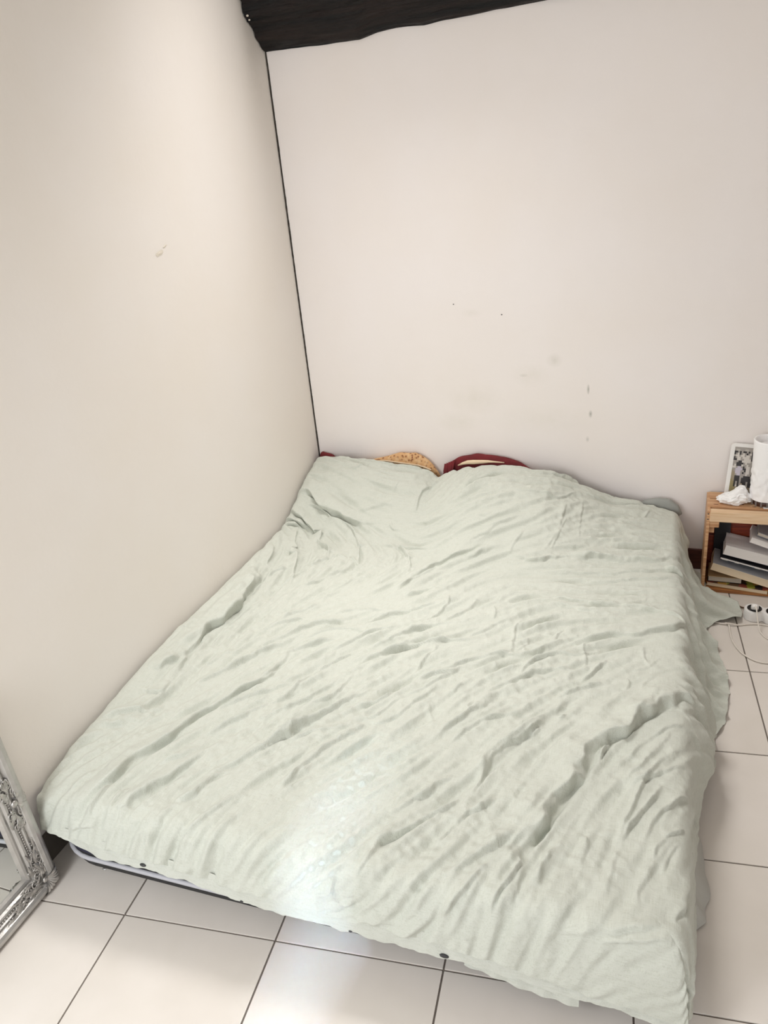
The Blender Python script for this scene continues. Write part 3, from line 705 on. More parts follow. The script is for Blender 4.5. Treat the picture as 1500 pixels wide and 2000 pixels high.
# right side profile per row: hem distance from the mattress along y
hy = [-.04,-.07,-.18,-.24,-.28,-.33,-.385,-.405,-.44,-.48,-.55,-.63,-.71,-.82,-.94,-1.0,-1.05,-1.11,-1.16,-1.26,-1.335,-1.38,-1.45,-1.55,-1.6,-1.69,-1.82,-1.88,-1.92]
hx = [1.625,1.640,1.675,1.715,1.775,1.785,1.780,1.71,1.672,1.660,1.690,1.703,1.722,1.726,1.715,1.70,1.678,1.665,1.655,1.650,1.645,1.64,1.632,1.628,1.628,1.628,1.625,1.622,1.620]
hz = [.05,.02,.01,.009,.008,.008,.008,.012,.02,.014,.01,.008,.008,.008,.010,.012,.016,.05,.07,.10,.10,.07,.05,.04,.035,.035,.035,.05,.078]
XE = [1.555,1.560,1.585,1.600,1.60]; YE = [-.05,-.35,-.8,-1.2,-1.95]
yr = yrow.copy()
xh = np.interp(-yr, [-a for a in hy], hx)
zh = np.interp(-yr, [-a for a in hy], hz)
xe = np.interp(-yr, [-a for a in YE], XE)
bul = .045*np.exp(-((yr+1.27)/.10)**2)+.03*np.exp(-((yr+1.10)/.10)**2)+.012*np.exp(-((yr+.62)/.2)**2)
zedge = ztop(np.full_like(yr, XR), yr)
def stack(*a): return np.stack([np.broadcast_to(q, yr.shape) for q in a], -1)
cx = stack(XR, xe-.022, xe+.004, xe+.014+bul, xe+.018+bul*1.1+.2*(xh-xe-.02).clip(0), xe+.02+bul*.4+.55*(xh-xe-.02).clip(0), xh)
cz = stack(zedge, zedge-.002, zedge-.028, .155, .085, zh+.012, zh)
sx = bspl(cx, s_); sz = bspl(cz, s_)          # (rows, NS)
# foot profile per column
fx = np.concatenate([xs_top, XR+.10*np.linspace(0, 1, NS+1)[1:]])
HEMX = [.0,.069,.10,.133,.183,.241,.379,.49,.637,.767,.928,1.093,1.17,1.32,1.384,1.486,1.572,1.62]
HEMZ = [.168,.168,.170,.174,.174,.174,.172,.164,.148,.143,.141,.138,.133,.115,.105,.095,.080,.080]
hemz = np.interp(fx, HEMX, HEMZ)+.003*np.sin(fx*47)+.002*np.sin(fx*113+1)
rf = np.interp(fx, [0, .06, .12, .25, 1.7], [.03, .018, .008, 0, 0])
def stackc(*a): return np.stack([np.broadcast_to(q, fx.shape) for q in a], -1)
zf0 = ztop(np.minimum(fx, XR), np.full_like(fx, YF))
cy = stackc(YF, -1.945, -1.972, -1.986, -1.996)
cy = cy + rf[:, None]*np.array([0, .4, .8, 1, 1])
czf = stackc(zf0, zf0-.002, zf0-.03, .5*(zf0-.03)+.5*hemz, hemz)
ty = bspl(cy, t_).T; tz = bspl(czf, t_).T    # (NT, cols)
X = np.zeros((NVV, NUU)); Y = X.copy(); Z = X.copy(); FXc = X.copy(); FYc = X.copy()
X[:, :NU] = xs_top[None]; X[:, NU:] = sx
Y[:NV, :] = ys_top[:, None]; Y[NV:, :] = ty
zt0 = ztop(np.minimum(X, XR), np.maximum(Y, YF))
dropx = np.zeros_like(X); dropx[:, NU:] = zedge[:, None]-sz
dropy = np.zeros_like(X); dropy[NV:, :] = zf0[None, :]-tz
Z = zt0-(dropx**5+dropy**5)**.2
# plan rounding where the two skirts meet
ox = np.zeros_like(X); ox[:, NU:] = sx-XR
oy = np.zeros_like(X); oy[NV:, :] = YF-ty
mxx = .105; mxy = .088
a_, b_ = ox/mxx, oy/mxy
rr = np.maximum(a_, b_)/np.maximum(1e-6, (np.abs(a_)**5+np.abs(b_)**5)**.2)
both = (ox > 0) & (oy > 0)
X = np.where(both, XR+ox*rr, X); Y = np.where(both, YF-oy*rr, Y)
# head edge dips and wobbles, left edge turns down at the wall
v_h = np.clip((Y+.16)/.10, 0, 1)
xl = np.interp(-Y, [0, 1.80, 1.88, 1.93, 1.97, 2.0], [.006, .006, .008, .022, .05, .066])
k_ = np.clip(1-X/.35, 0, 1)
X = X+xl*k_
ld = np.clip(1-(X-xl)/.035, 0, 1)
Z = Z-.05*(1-np.sqrt(np.clip(1-ld**2, 0, 1)))*np.clip(1-(-Y-1.86)/.06, 0, 1)
Z = Z-.045*np.clip((-Y-1.78)/.14, 0, 1)**1.5*np.clip(1-X/.18, 0, 1)*np.clip(Z/.26, 0, 1)
# the head hem turns over
hd = np.clip(1-(YH-Y)/.03, 0, 1)
Z = Z-.014*hd**3*np.clip((X-.12)/.1, 0, 1)
Y = Y-.005*(1+np.sin(X*21))*hd
# flat (cloth) coordinates for the wrinkles
FXc[:, :NU] = X[:, :NU]
ds = np.sqrt(np.diff(np.concatenate([np.full((NVV, 1), XR), sx], 1), axis=1)**2+np.diff(np.concatenate([zedge[:, None], sz], 1), axis=1)**2)
FXc[:, NU:] = XR+np.cumsum(ds, 1)
FYc[:NV] = ys_top[:, None]
dt = np.sqrt(np.diff(np.concatenate([np.full((1, NUU), YF), ty], 0), axis=0)**2+np.diff(np.concatenate([zf0[None], tz], 0), axis=0)**2)
FYc[NV:] = YF-np.cumsum(dt, 0)

# ---- wrinkle field on a regular raster of cloth coordinates
G = .0032
gx0, gx1, gy0, gy1 = -.05, 2.05, -2.25, .05
gw, gh = int((gx1-gx0)/G), int((gy1-gy0)/G)
GX, GY = np.meshgrid(gx0+G*np.arange(gw), gy0+G*np.arange(gh))
H = np.zeros((gh, gw)); SX = np.zeros((gh, gw)); SY = np.zeros((gh, gw))
HMUL = 1.45
seg_c = []; seg_d = []
wv = np.zeros((gh, gw))
def blur(a, sig):
    sig = sig/G
    fy = np.fft.fftfreq(a.shape[0])[:, None]; fx_ = np.fft.rfftfreq(a.shape[1])[None]
    return np.fft.irfft2(np.fft.rfft2(a)*np.exp(-2*np.pi**2*sig**2*(fx_**2+fy**2)), s=a.shape)
jitx = blur(rng.standard_normal((gh, gw)), .018); jitx /= jitx.std()
jitf = blur(rng.standard_normal((gh, gw)), .007); jitf /= jitf.std()
jitw = blur(rng.standard_normal((gh, gw)), .03); jitw /= jitw.std()
def chaikin(p, it=2):
    for _ in range(it):
        q = [p[0]]
        for a, b in zip(p[:-1], p[1:]):
            q += [(a[0]*.75+b[0]*.25, a[1]*.75+b[1]*.25), (a[0]*.25+b[0]*.75, a[1]*.25+b[1]*.75)]
        q.append(p[-1]); p = q
    return p
for pts, h, wd, st in FOLDS:
    wd = wd*(.85 if h < .01 else 1)
    pp = np.array(chaikin(pts))
    L_ = np.concatenate([[0], np.cumsum(np.hypot(*np.diff(pp, axis=0).T))]); tot = L_[-1]
    pad = wd*4+.01
    i0 = max(0, int((pp[:, 0].min()-pad-gx0)/G)); i1 = min(gw, int((pp[:, 0].max()+pad-gx0)/G)+1)
    j0 = max(0, int((pp[:, 1].min()-pad-gy0)/G)); j1 = min(gh, int((pp[:, 1].max()+pad-gy0)/G)+1)
    gx = GX[j0:j1, i0:i1]; gy = GY[j0:j1, i0:i1]
    best = np.full(gx.shape, 1e9); sd = np.zeros(gx.shape); al = np.zeros(gx.shape); nx_ = np.zeros(gx.shape); ny_ = np.zeros(gx.shape)
    for (a, b, l0) in zip(pp[:-1], pp[1:], L_[:-1]):
        d = b-a; ln = np.hypot(*d)
        if ln < 1e-6: continue
        d = d/ln; n = np.array([-d[1], d[0]])
        if n[0]*.45-n[1] < 0: n = -n
        seg_c.append((a+b)/2); seg_d.append((d, ln*h))
        qx, qy = gx-a[0], gy-a[1]
        t = np.clip(qx*d[0]+qy*d[1], 0, ln)
        rx, ry = qx-d[0]*t, qy-d[1]*t
        dist = np.hypot(rx, ry)
        m_ = dist < best
        best = np.where(m_, dist, best)
        sg = np.sign(rx*n[0]+ry*n[1])
        sd = np.where(m_, dist*np.where(sg == 0, 1, sg), sd)
        al = np.where(m_, (l0+t)/tot, al); nx_ = np.where(m_, n[0], nx_); ny_ = np.where(m_, n[1], ny_)
    amp = h*np.minimum(1, al/.22)**.8*np.minimum(1, (1-al)/(.5 if h >= .02 else .28))**(1.1 if h >= .02 else .8)
    amp = amp*(1+.22*jitw[j0:j1, i0:i1])
    sd = sd+(.20*jitx[j0:j1, i0:i1]+(.10 if h < .009 else .025)*jitf[j0:j1, i0:i1])*wd
    if h >= .009:
        pr_ = np.where(sd < 0, np.exp(-(sd/(wd*1.15))**2), np.exp(-(sd/(wd*st*1.25))**2))
        pr_ = pr_-.22*np.exp(-((sd-wd*st*2.4)/(wd*st*1.1))**2)
    else:
        pr_ = np.where(sd < 0, .35*np.exp(-(sd/(wd*1.9))**2)+.65*np.exp(-(sd/(wd*.7))**2), np.exp(-(sd/(wd*st*.95))**2))
        pr_ = pr_-.30*np.exp(-((sd-wd*st*1.5)/(wd*st*.55))**2)
    amp = amp*(1.25 if h < .009 else 1.0)
    add = amp*pr_*HMUL
    big = 1.0 if h >= .009 else .22
    H[j0:j1, i0:i1] += add
    core = amp*np.exp(-((sd+.1*wd)/(wd*.8))**2)*HMUL*big
    SX[j0:j1, i0:i1] += core*nx_*.75; SY[j0:j1, i0:i1] += core*ny_*.75
# flow field from the fold directions (double angle), then wrinkles drawn out along it (LIC)
c2 = np.zeros((gh//16+1, gw//16+1)); s2 = c2.copy(); ww = c2+1e-9
cgx, cgy = GX[::16, ::16], GY[::16, ::16]
c2 = np.zeros(cgx.shape); s2 = c2.copy()
for c, (d, wt) in zip(seg_c, seg_d):
    k = wt*np.exp(-((cgx-c[0])**2+(cgy-c[1])**2)/(2*.11**2))
    an = math.atan2(d[1], d[0])
    c2 += k*math.cos(2*an); s2 += k*math.sin(2*an)
ang = .5*np.arctan2(np.repeat(np.repeat(s2, 16, 0), 16, 1)[:gh, :gw], np.repeat(np.repeat(c2, 16, 0), 16, 1)[:gh, :gw])
c2 = blur(np.cos(2*ang), .03); s2 = blur(np.sin(2*ang), .03)
ang = .5*np.arctan2(s2, c2)+.25*blur(rng.standard_normal((gh, gw)), .06)/.012*.1
dxg, dyg = np.cos(ang), np.sin(ang)
JJ, II = np.meshgrid(np.arange(gh), np.arange(gw), indexing='ij')
def lic(src, steps, step=1.6):
    acc = src.copy()
    for sgn in (1, -1):
        px, py = II.astype(float), JJ.astype(float)
        lastx, lasty = dxg*sgn, dyg*sgn
        for k in range(steps):
            i = np.clip(px.astype(int), 0, gw-1); j = np.clip(py.astype(int), 0, gh-1)
            vx, vy = dxg[j, i], dyg[j, i]
            fl = np.where(vx*lastx+vy*lasty < 0, -1, 1)
            vx, vy = vx*fl, vy*fl
            px += vx*step; py += vy*step; lastx, lasty = vx, vy
            i = np.clip(px.astype(int), 0, gw-1); j = np.clip(py.astype(int), 0, gh-1)
            acc += src[j, i]*(.5+.5*math.cos(math.pi*(k+1)/(steps+1)))
    acc = blur(acc, .0035)
    return acc/acc.std()
def bandn(sig):
    a = rng.standard_normal((gh, gw))
    a = blur(a, sig)-blur(a, sig*2.6)
    return a/a.std()
l1 = lic(bandn(.011), 26)
l2 = lic(bandn(.006), 18)
iso = bandn(.012); iso2 = bandn(.006)
msk = .55+.45*np.tanh(blur(rng.standard_normal((gh, gw)), .07)/.009*.5)
ridge = lambda n: .85-np.sqrt(n*n+.015)
W = .0027*l1+.0027*1.0*ridge(l1)+.0021*l2*(.4+msk)+.0018*ridge(iso)*msk+.0008*iso2*msk
# calmer on the pillows and by the head, livelier along the right side
calm = np.interp(GX+0*GY, [0, 1.42, 1.54, 2.0], [1, 1, .45, .6])
W = W*calm
H = H+W
# hanging pleats on the right side
r2 = np.random.default_rng(5)
pl = np.zeros_like(H)
dX = np.clip((GX-1.55)/.10, 0, 1)
for q in range(46):
    y0 = r2.uniform(-1.95, -.03); sl = r2.uniform(-.75, .15); wq = r2.uniform(.007, .024); aq = r2.uniform(.35, 1.0)*wq*.75
    if y0 < -1.35: aq *= .5
    c_ = y0+sl*(GX-1.56)+.012*np.sin((GX-1.5)*r2.uniform(10, 30)+q)
    dd = GY-c_
    st_ = r2.uniform(1.1, 1.6)
    on = np.clip((GX-st_)/.07, 0, 1)*np.clip((st_+r2.uniform(.16, .45)-GX)/.07, 0, 1)
    pl += aq*on*dX*(np.where(dd > 0, np.exp(-(dd/wq)**2), np.exp(-(dd/(wq*.5))**2))-.3*np.exp(-((dd+wq*1.2)/(wq*.8))**2))
# the larger folds of the drape: (y, width, height, slant)
for y0, wq, aq, sl in ((-.13, .030, .016, -.5), (-.33, .024, .020, -.25), (-.43, .020, -.022, -.10), (-.50, .026, .018, -.35), (-.575, .016, -.020, -.30), (-.64, .026, .022, -.55),
                       (-.72, .014, -.014, -.35), (-.80, .018, .014, -.30), (-.90, .014, .012, -.20), (-.985, .018, -.016, .05), (-1.07, .030, .018, -.25), (-1.16, .016, -.012, -.15)):
    dd = GY-(y0+sl*(GX-1.62)+.010*np.sin((GX-1.5)*22+y0*40))
    on = np.clip((GX-1.555)/.09, 0, 1)
    pl += aq*on*np.where(dd > 0, np.exp(-(dd/wq)**2), np.exp(-(dd/(wq*.55))**2))
H = H+pl
def samp(A, x, y):
    u = np.clip((x-gx0)/G, 0, gw-1.001); v = np.clip((y-gy0)/G, 0, gh-1.001)
    i = u.astype(int); j = v.astype(int); fu = u-i; fv = v-j
    return (A[j, i]*(1-fu)+A[j, i+1]*fu)*(1-fv)+(A[j+1, i]*(1-fu)+A[j+1, i+1]*fu)*fv
P = np.stack([X, Y, Z], -1)
du = np.gradient(P, axis=1); dv = np.gradient(P, axis=0)
Nn = np.cross(dv, du); Nn /= np.maximum(1e-9, np.linalg.norm(Nn, axis=-1, keepdims=True))
Nn = np.where(Nn[..., 2:3] < -.3, -Nn, Nn)
# smooth the normals a little
for _ in range(3):
    Nn = (Nn+np.roll(Nn, 1, 0)+np.roll(Nn, -1, 0)+np.roll(Nn, 1, 1)+np.roll(Nn, -1, 1)); Nn /= np.maximum(1e-9, np.linalg.norm(Nn, axis=-1, keepdims=True))
hh = samp(H, FXc, FYc); sxx = samp(SX, FXc, FYc); syy = samp(SY, FXc, FYc)
edge = np.clip((FXc-.0)/.05, .25, 1)
tu = du/np.maximum(1e-9, np.linalg.norm(du, axis=-1, keepdims=True))
tv = -dv/np.maximum(1e-9, np.linalg.norm(dv, axis=-1, keepdims=True))
P = P+Nn*(hh*edge)[..., None]+tu*(sxx*edge)[..., None]+tv*(syy*edge)[..., None]
# keep clear of the walls, the floor and the mattress under it
P[..., 0] = np.maximum(P[..., 0], .0035)
P[..., 1] = np.minimum(P[..., 1], -.006)
P[..., 2] = np.maximum(P[..., 2], .0045+.0015*np.sin(P[..., 0]*60)*0)
P[:NV, :NU, 2] = np.maximum(P[:NV, :NU, 2], np.where((X[:NV, :NU] > .05), .238, 0))
cover = grid_mesh('bed_cover', P, M_linen)
tag(cover, 'crumpled sage green linen cover spread over the low bed and its pillows', 'bedspread')

# ---- inner layer of the cover's foot hem (double hem, with dark snap fasteners)
nh = 420
hxs = np.linspace(.10, 1.60, nh)
top_z = np.interp(hxs, HEMX, HEMZ)+.012
low = np.interp(hxs, [.069,.072,.133,.183,.241,.379,.49,.637,.767,.928,.995,1.093,1.125,1.17,1.205,1.32,1.384,1.434,1.486,1.572,1.606], [.16,.153,.126,.114,.100,.108,.102,.089,.090,.089,.082,.088,.081,.091,.082,.073,.066,.074,.072,.055,.03])
low = low+np.interp(hxs, [.1, .2, .5, .75, 1.3, 1.5], [.034, .036, .032, .016, .015, .006])+np.array([.0035*noise.noise((x*34, 0, 0))+.002*noise.noise((x*90, 3, 0)) for x in hxs])
HP = np.zeros((9, nh, 3))
for r in range(9):
    q = r/8
    HP[r, :, 0] = hxs
    HP[r, :, 2] = top_z*(1-q)+low*q
    HP[r, :, 1] = -1.984-.012*q+np.array([.004*noise.noise((x*28, q*1.5, 4))*(q+.2) for x in hxs])+np.interp(hxs, [.10,.14,.25], [.018,.01,0])
hem = grid_mesh('hem', HP, M_linen_in, cover)
M_snap = mat('dark_snap', (.03, .03, .032), rough=.5)
for (x, z, s) in ((.380, .150, .009), (.640, .112, .011), (1.128, .105, .011), (.915, .107, .005)):
    MB().ball((x, -1.994, z), (s, .0035, s*.5), 10, 5).build('snap_fastener', M_snap, cover)
# stacked fold of the inner layer near the right end of the foot
mb = MB()
LP = np.zeros((5, 60, 3))
for r in range(5):
    for i in range(60):
        x = 1.17+.235*i/59
        z1 = np.interp(x, [1.17, 1.40], [.098, .080]); z0 = np.interp(x, [1.17, 1.30, 1.40], [.090, .060, .050])
        LP[r, i] = (x, -1.986-.002*math.sin(i*.5)-.006*r/4, z1+(z0-z1)*r/4)
grid_mesh('inner_layer', LP, M_linen_in, cover)

# ---- grey fitted sheet hanging out low on the right side
M_sheet = mat('grey_sheet_cloth', (.45, .45, .42), rough=.85, bump=.08, bscale=80)
SP = np.zeros((26, 70, 3))
for r in range(26):
    q = r/25
    for i in range(70):
        p = i/69
        y = -1.31-.42*p
        wave = .004*math.sin(p*21)+.006*noise.noise((p*9, q*2, 2))
        b = np.interp(p, [0, .2, .5, .75, .9, 1], [.005, .035, .06, .066, .06, .02])
        x = 1.560+.03*q+b*q**1.3+wave*q
        z = .19*(1-q)**1.0+.006+.004*abs(noise.noise((p*12, 0, 7)))
        SP[r, i] = (x, y, z)
sh = grid_mesh('fitted_sheet', SP, M_sheet)
tag(sh, 'grey sheet hanging to the floor under the right side of the green cover', 'sheet')
# ================================================================ MIRROR (leans on the left wall)
M_silver = mat('silver_leaf', (.60, .585, .56), rough=.36, metal=.65, bump=.10, bscale=60, var=.25, vscale=22)
M_silver_d = mat('silver_ornament', (.66, .64, .61), rough=.30, metal=.8, var=.45, vscale=70)
M_glass = mat('mirror_glass', (.86, .89, .87), rough=.015, metal=1)
M_back = mat('mirror_backing', (.06, .05, .045), rough=.8)
al = math.radians(3.2)
mir = thing('mirror', 'ornate silver framed mirror leaning against the left wall by the bed foot', 'mirror', (.079, -1.985, .004))
mir.rotation_euler = (0, -al, 0)
# local axes after rotation: build in (n = outwards, y along the wall, s up the mirror) -> x, y, z
LM, HM, FW = .90, .58, .082
profl = [(0, -.026), (0, -.006), (.004, .0), (.010, .0035), (.018, .004), (.026, .001), (.030, -.006), (.033, -.010), (.036, -.006),
         (.041, -.004), (.045, -.010), (.052, -.010), (.055, -.006), (.060, -.007), (.064, -.013), (.070, -.012), (.076, -.014), (.082, -.020), (.082, -.026)]
def pos(o, side, end):
    """mitred corner position: offset o inwards"""
    return {'b0': (-o, o), 'b1': (-LM+o, o), 't0': (-o, HM-o), 't1': (-LM+o, HM-o)}[side]
def rail(c0, c1):
    v = []; f = []
    k = len(profl)
    for c in (c0, c1):
        for o, n in profl:
            y, z = pos(o, c, 0)
            v.append((n, y, z))
    for i in range(k): f.append((i, (i+1) % k, k+(i+1) % k, k+i))
    f.append(tuple(range(k))[::-1]); f.append(tuple(range(k, 2*k)))
    return MB().add(v, f).build('frame_rail', M_silver, mir)
rail('b0', 'b1'); rail('t0', 'b0'); rail('b1', 't1'); rail('t1', 't0')
MB().box((-.0235, -LM+.07, .07), (-.0215, -.07, HM-.07)).build('mirror_glass', M_glass, mir)
MB().box((-.031, -LM+.01, .01), (-.0265, -.01, HM-.01)).build('backing_board', M_back, mir)
# beaded strip along each rail
def beads(c0, c1, n):
    mb = MB()
    for o, r in ((.0485, .0032),):
        a = pos(o, c0, 0); b = pos(o, c1, 0)
        for i in range(n):
            t = (i+.5)/n
            mb.ball((-.0085, a[0]+(b[0]-a[0])*t, a[1]+(b[1]-a[1])*t), (r*.9, r*random.uniform(.75, 1.1), r*random.uniform(.75, 1.1)), 6, 4)
    o = mb.build('bead_strip', M_silver_d, mir, smooth=True); o['kind'] = 'stuff'
beads('b0', 'b1', 110); beads('b0', 't0', 62); beads('b1', 't1', 62); beads('t0', 't1', 110)
def spiral(mb, c, r0, turns, a0, rad, sgn=1, rise=.008):
    pts = []; rs = []
    n = int(14*turns)
    for i in range(n+1):
        t = i/n
        r = r0*(1-t)**.8+.0015
        a = a0+sgn*2*math.pi*turns*t
        pts.append((c[0]+rise*t, c[1]+r*math.cos(a), c[2]+r*math.sin(a)))
        rs.append(rad*(1-.5*t))
    mb.tube(pts, rs, 6)
def leaf(mb, c, L, wd, ang, h=.006, ribs=True):
    v = []; f = []
    n = 8; d = (math.cos(ang), math.sin(ang)); p = (-d[1], d[0])
    for i in range(n+1):
        t = i/n
        w_ = wd*math.sin(math.pi*min(1, t*.92+.06))**.8
        for q in (-1, -.5, 0, .5, 1):
            hh_ = h*math.sin(math.pi*(t*.8+.1))*(1-.5*q*q)*(1.25 if q == 0 else 1)+.002*math.sin(t*22)*abs(q)
            v.append((c[0]+hh_, c[1]+d[0]*L*t+p[0]*w_*q, c[2]+d[1]*L*t+p[1]*w_*q))
    for i in range(n):
        for k in range(4): f.append((i*5+k, i*5+k+1, i*5+6+k, i*5+5+k))
    mb.add(v, f)
def shell(mb, c, R, a0, a1, h=.012, ribs=7):
    v = []; f = []
    na, nr = ribs*4, 6
    for i in range(na+1):
        a = a0+(a1-a0)*i/na
        cr = math.cos(2*math.pi*i/4)
        for j in range(nr+1):
            t = j/nr
            rr_ = R*(.15+.85*t)*(1+.06*cr*t)
            v.append((c[0]+h*math.sin(math.pi*(t*.85+.08))+.0032*cr*t, c[1]+rr_*math.cos(a), c[2]+rr_*math.sin(a)))
    for i in range(na):
        for j in range(nr): f.append((i*(nr+1)+j, i*(nr+1)+j+1, (i+1)*(nr+1)+j+1, (i+1)*(nr+1)+j))
    mb.add(v, f)
def squash(mb):
    # low relief, kept within the outline of the frame
    o = []
    for (n, y, z) in mb.v:
        n = -.004+(n+.002)*.62
        y = -.003+(y+.003)*.2 if y > -.003 else y
        z = .003+(z-.003)*.2 if z < .003 else z
        y = -LM+.003+(y+LM-.003)*.2 if y < -LM+.003 else y
        z = HM-.003+(z-HM+.003)*.2 if z > HM-.003 else z
        o.append((n, y, z))
    mb.v = o
def corner(cy, cz, dy, dz):
    """carved corner: shell on the mitre with scrolls and leaves running along both rails; dy, dz point inwards"""
    mb = MB()
    A = lambda a, b, n=-.002: (n, cy+dy*a, cz+dz*b)
    ain = math.atan2(dz, dy); aout = ain+math.pi
    shell(mb, A(.034, .034), .044, aout-1.25, aout+1.25, .017, 9)
    mb.ball(A(.036, .036, .003), (.006, .008, .008), 10, 6)
    for k in range(9):
        a = aout-1.3+2.6*k/8
        mb.ball(A(.034+0*k, .034, .006)[:1]+(cy+dy*.034+.020*math.cos(a), cz+dz*.034+.020*math.sin(a)), (.004, .004, .004), 6, 4)
    for q in (0, 1):
        f_ = (lambda a, b, n=-.002: A(a, b, n)) if q == 0 else (lambda a, b, n=-.002: A(b, a, n))
        aa = math.atan2(0, dy) if q == 0 else math.atan2(dz, 0)
        sg = 1 if (q == 0) == (dy*dz > 0) else -1
        for (a, b, r0, tn, a0, rd, s2) in ((.080,.020,.017,2.0,math.pi,.0030,1), (.066,.050,.013,1.8,0,.0026,-1), (.112,.028,.012,1.7,math.pi,.0025,-1),
                                           (.092,.058,.010,1.6,math.pi/2,.0022,1), (.132,.018,.010,1.6,math.pi,.0022,1), (.130,.042,.008,1.4,0,.0020,-1),
                                           (.054,.016,.010,1.6,1.2,.0022,-1), (.104,.012,.008,1.5,2.2,.002,1)):
            spiral(mb, f_(a, b), r0, tn, aa+a0, rd, sg*s2, .006)
        for (a, b, L_, wd, an) in ((.052,.030,.052,.009,.30), (.060,.012,.050,.007,-.1), (.096,.040,.048,.007,-.22), (.122,.024,.044,.006,.05), (.070,.060,.040,.006,.1), (.140,.018,.034,.005,-.2), (.110,.050,.034,.005,.3)):
            leaf(mb, f_(a, b), L_, wd, aa+an*sg, .0045)
        for k in range(3):
            mb.tube([f_(.045+.011*i, .020+.014*k+.007*math.sin(i*1.1+k), .001) for i in range(10)], [.0024-.00014*i for i in range(10)], 6)
        for i in range(7): mb.ball(f_(.118+.008*i, .030+.006*math.sin(i*1.7), .0), .0032-.0002*i, 6, 4)
    squash(mb)
    mb.build('corner_ornament', M_silver_d, mir, smooth=True)
corner(-.004, .004, -1, 1); corner(-.004, HM-.004, -1, -1); corner(-LM+.004, .004, 1, 1); corner(-LM+.004, HM-.004, 1, -1)
def cartouche(cy, cz, along, inn):
    """carved mid-rail ornament; along, inn are (dy, dz) unit vectors"""
    mb = MB()
    A = lambda a, b, n=-.002: (n, cy+along[0]*a+inn[0]*b, cz+along[1]*a+inn[1]*b)
    ai = math.atan2(inn[1], inn[0])
    shell(mb, A(0, .030), .034, ai+math.pi-1.4, ai+math.pi+1.4, .013)
    mb.ball(A(0, .036, .005), (.009, .010, .010), 10, 6)
    for sg in (1, -1):
        aa = math.atan2(along[1]*sg, along[0]*sg)
        for (a, b, r0, tn, a0, rd, s2) in ((.030,.020,.015,2.0,math.pi,.0028,1), (.026,.052,.012,1.8,0,.0025,-1), (.052,.034,.010,1.6,math.pi,.0022,-1), (.050,.014,.009,1.6,1.0,.002,1), (.062,.050,.008,1.5,.4,.002,-1)):
            spiral(mb, A(a*sg, b), r0, tn, aa+a0, rd, s2*sg, .006)
        for (a, b, L_, wd, an) in ((.012,.044,.040,.007,.3), (.034,.040,.042,.007,-.2), (.040,.014,.036,.006,0), (.030,.062,.030,.005,0)):
            leaf(mb, A(a*sg, b), L_, wd, aa+an*sg, .0045)
        for k in range(2):
            mb.tube([A((.010+.009*i)*sg, .024+.020*k+.006*math.sin(i*1.2+k), .001) for i in range(8)], .0021, 6)
        for i in range(4): mb.ball(A((.056+.007*i)*sg, .040+.004*math.sin(i*2)), .004-.0004*i, 6, 4)
    squash(mb)
    mb.build('side_ornament', M_silver_d, mir, smooth=True)
cartouche(-.002, HM/2-.0, (0, 1), (-1, 0)); cartouche(-LM+.002, HM/2, (0, 1), (1, 0))
cartouche(-LM/2, .002, (1, 0), (0, 1)); cartouche(-LM/2, HM-.002, (1, 0), (0, -1))

# ================================================================ CRATE with books
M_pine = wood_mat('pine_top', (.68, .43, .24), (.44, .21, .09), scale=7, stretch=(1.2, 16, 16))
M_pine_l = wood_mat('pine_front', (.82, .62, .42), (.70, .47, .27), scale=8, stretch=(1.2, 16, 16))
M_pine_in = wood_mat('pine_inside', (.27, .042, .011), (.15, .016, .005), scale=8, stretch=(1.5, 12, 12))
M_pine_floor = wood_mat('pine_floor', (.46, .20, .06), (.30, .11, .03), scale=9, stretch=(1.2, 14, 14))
M_knot = mat('wood_knot', (.16, .05, .02), rough=.6)
CX0, CX1, CY0, CY1, CH = 1.645, 2.145, -.192, -.014, .345
cr = thing('wooden_crate', 'reddish pine crate standing on its side against the back wall holding books', 'crate', (CX0, CY0, 0))
def cb(name, lo, hi, M, bev=.0015, parent=cr):
    return MB().box((lo[0]-CX0, lo[1]-CY0, lo[2]), (hi[0]-CX0, hi[1]-CY0, hi[2])).build(name, M, parent, bevel=bev)
sd_ = cb('side_panel', (CX0, CY0+.002, .001), (CX0+.011, CY1, CH-.002), M_pine)
cb('side_panel', (CX1-.011, CY0+.002, .001), (CX1, CY1, CH-.002), M_pine)
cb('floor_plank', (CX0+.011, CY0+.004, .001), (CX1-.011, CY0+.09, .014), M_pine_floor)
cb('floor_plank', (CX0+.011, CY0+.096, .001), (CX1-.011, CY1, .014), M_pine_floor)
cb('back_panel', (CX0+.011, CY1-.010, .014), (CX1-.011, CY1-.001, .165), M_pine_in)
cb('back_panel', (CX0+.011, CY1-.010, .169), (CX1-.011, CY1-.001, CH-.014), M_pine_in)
k1 = cb('top_plank', (CX0+.008, CY1-.058, CH-.013), (CX1, CY1, CH), M_pine)
k2 = cb('top_plank', (CX0+.001, CY0+.041, CH-.013), (CX1, CY1-.069, CH), M_pine)
k3 = cb('front_rail', (CX0+.010, CY0-.001, CH-.044), (CX1-.008, CY0+.030, CH-.004), M_pine_l)
cb('corner_block', (CX0+.011, CY0+.032, CH-.105), (CX0+.030, CY0+.052, CH-.014), M_pine)
cb('corner_block', (CX0+.011, CY0+.006, CH-.070), (CX0+.044, CY0+.030, CH-.044), M_pine)
for (kx, ky, a, b) in ((.030, .060, .012, .004), (.118, .070, .013, .006), (.16, .055, .01, .004)):
    MB().lathe([(1, 0), (.6, .0006), (.0, .0008)], n=12).build('knot', M_knot, k2)
    o = [c for c in k2.children][-1]
    o.scale = (a, b, 1); o.location = (kx, ky, CH-.0004)
M_nail = mat('nail_head', (.12, .10, .09), rough=.5, metal=.6)
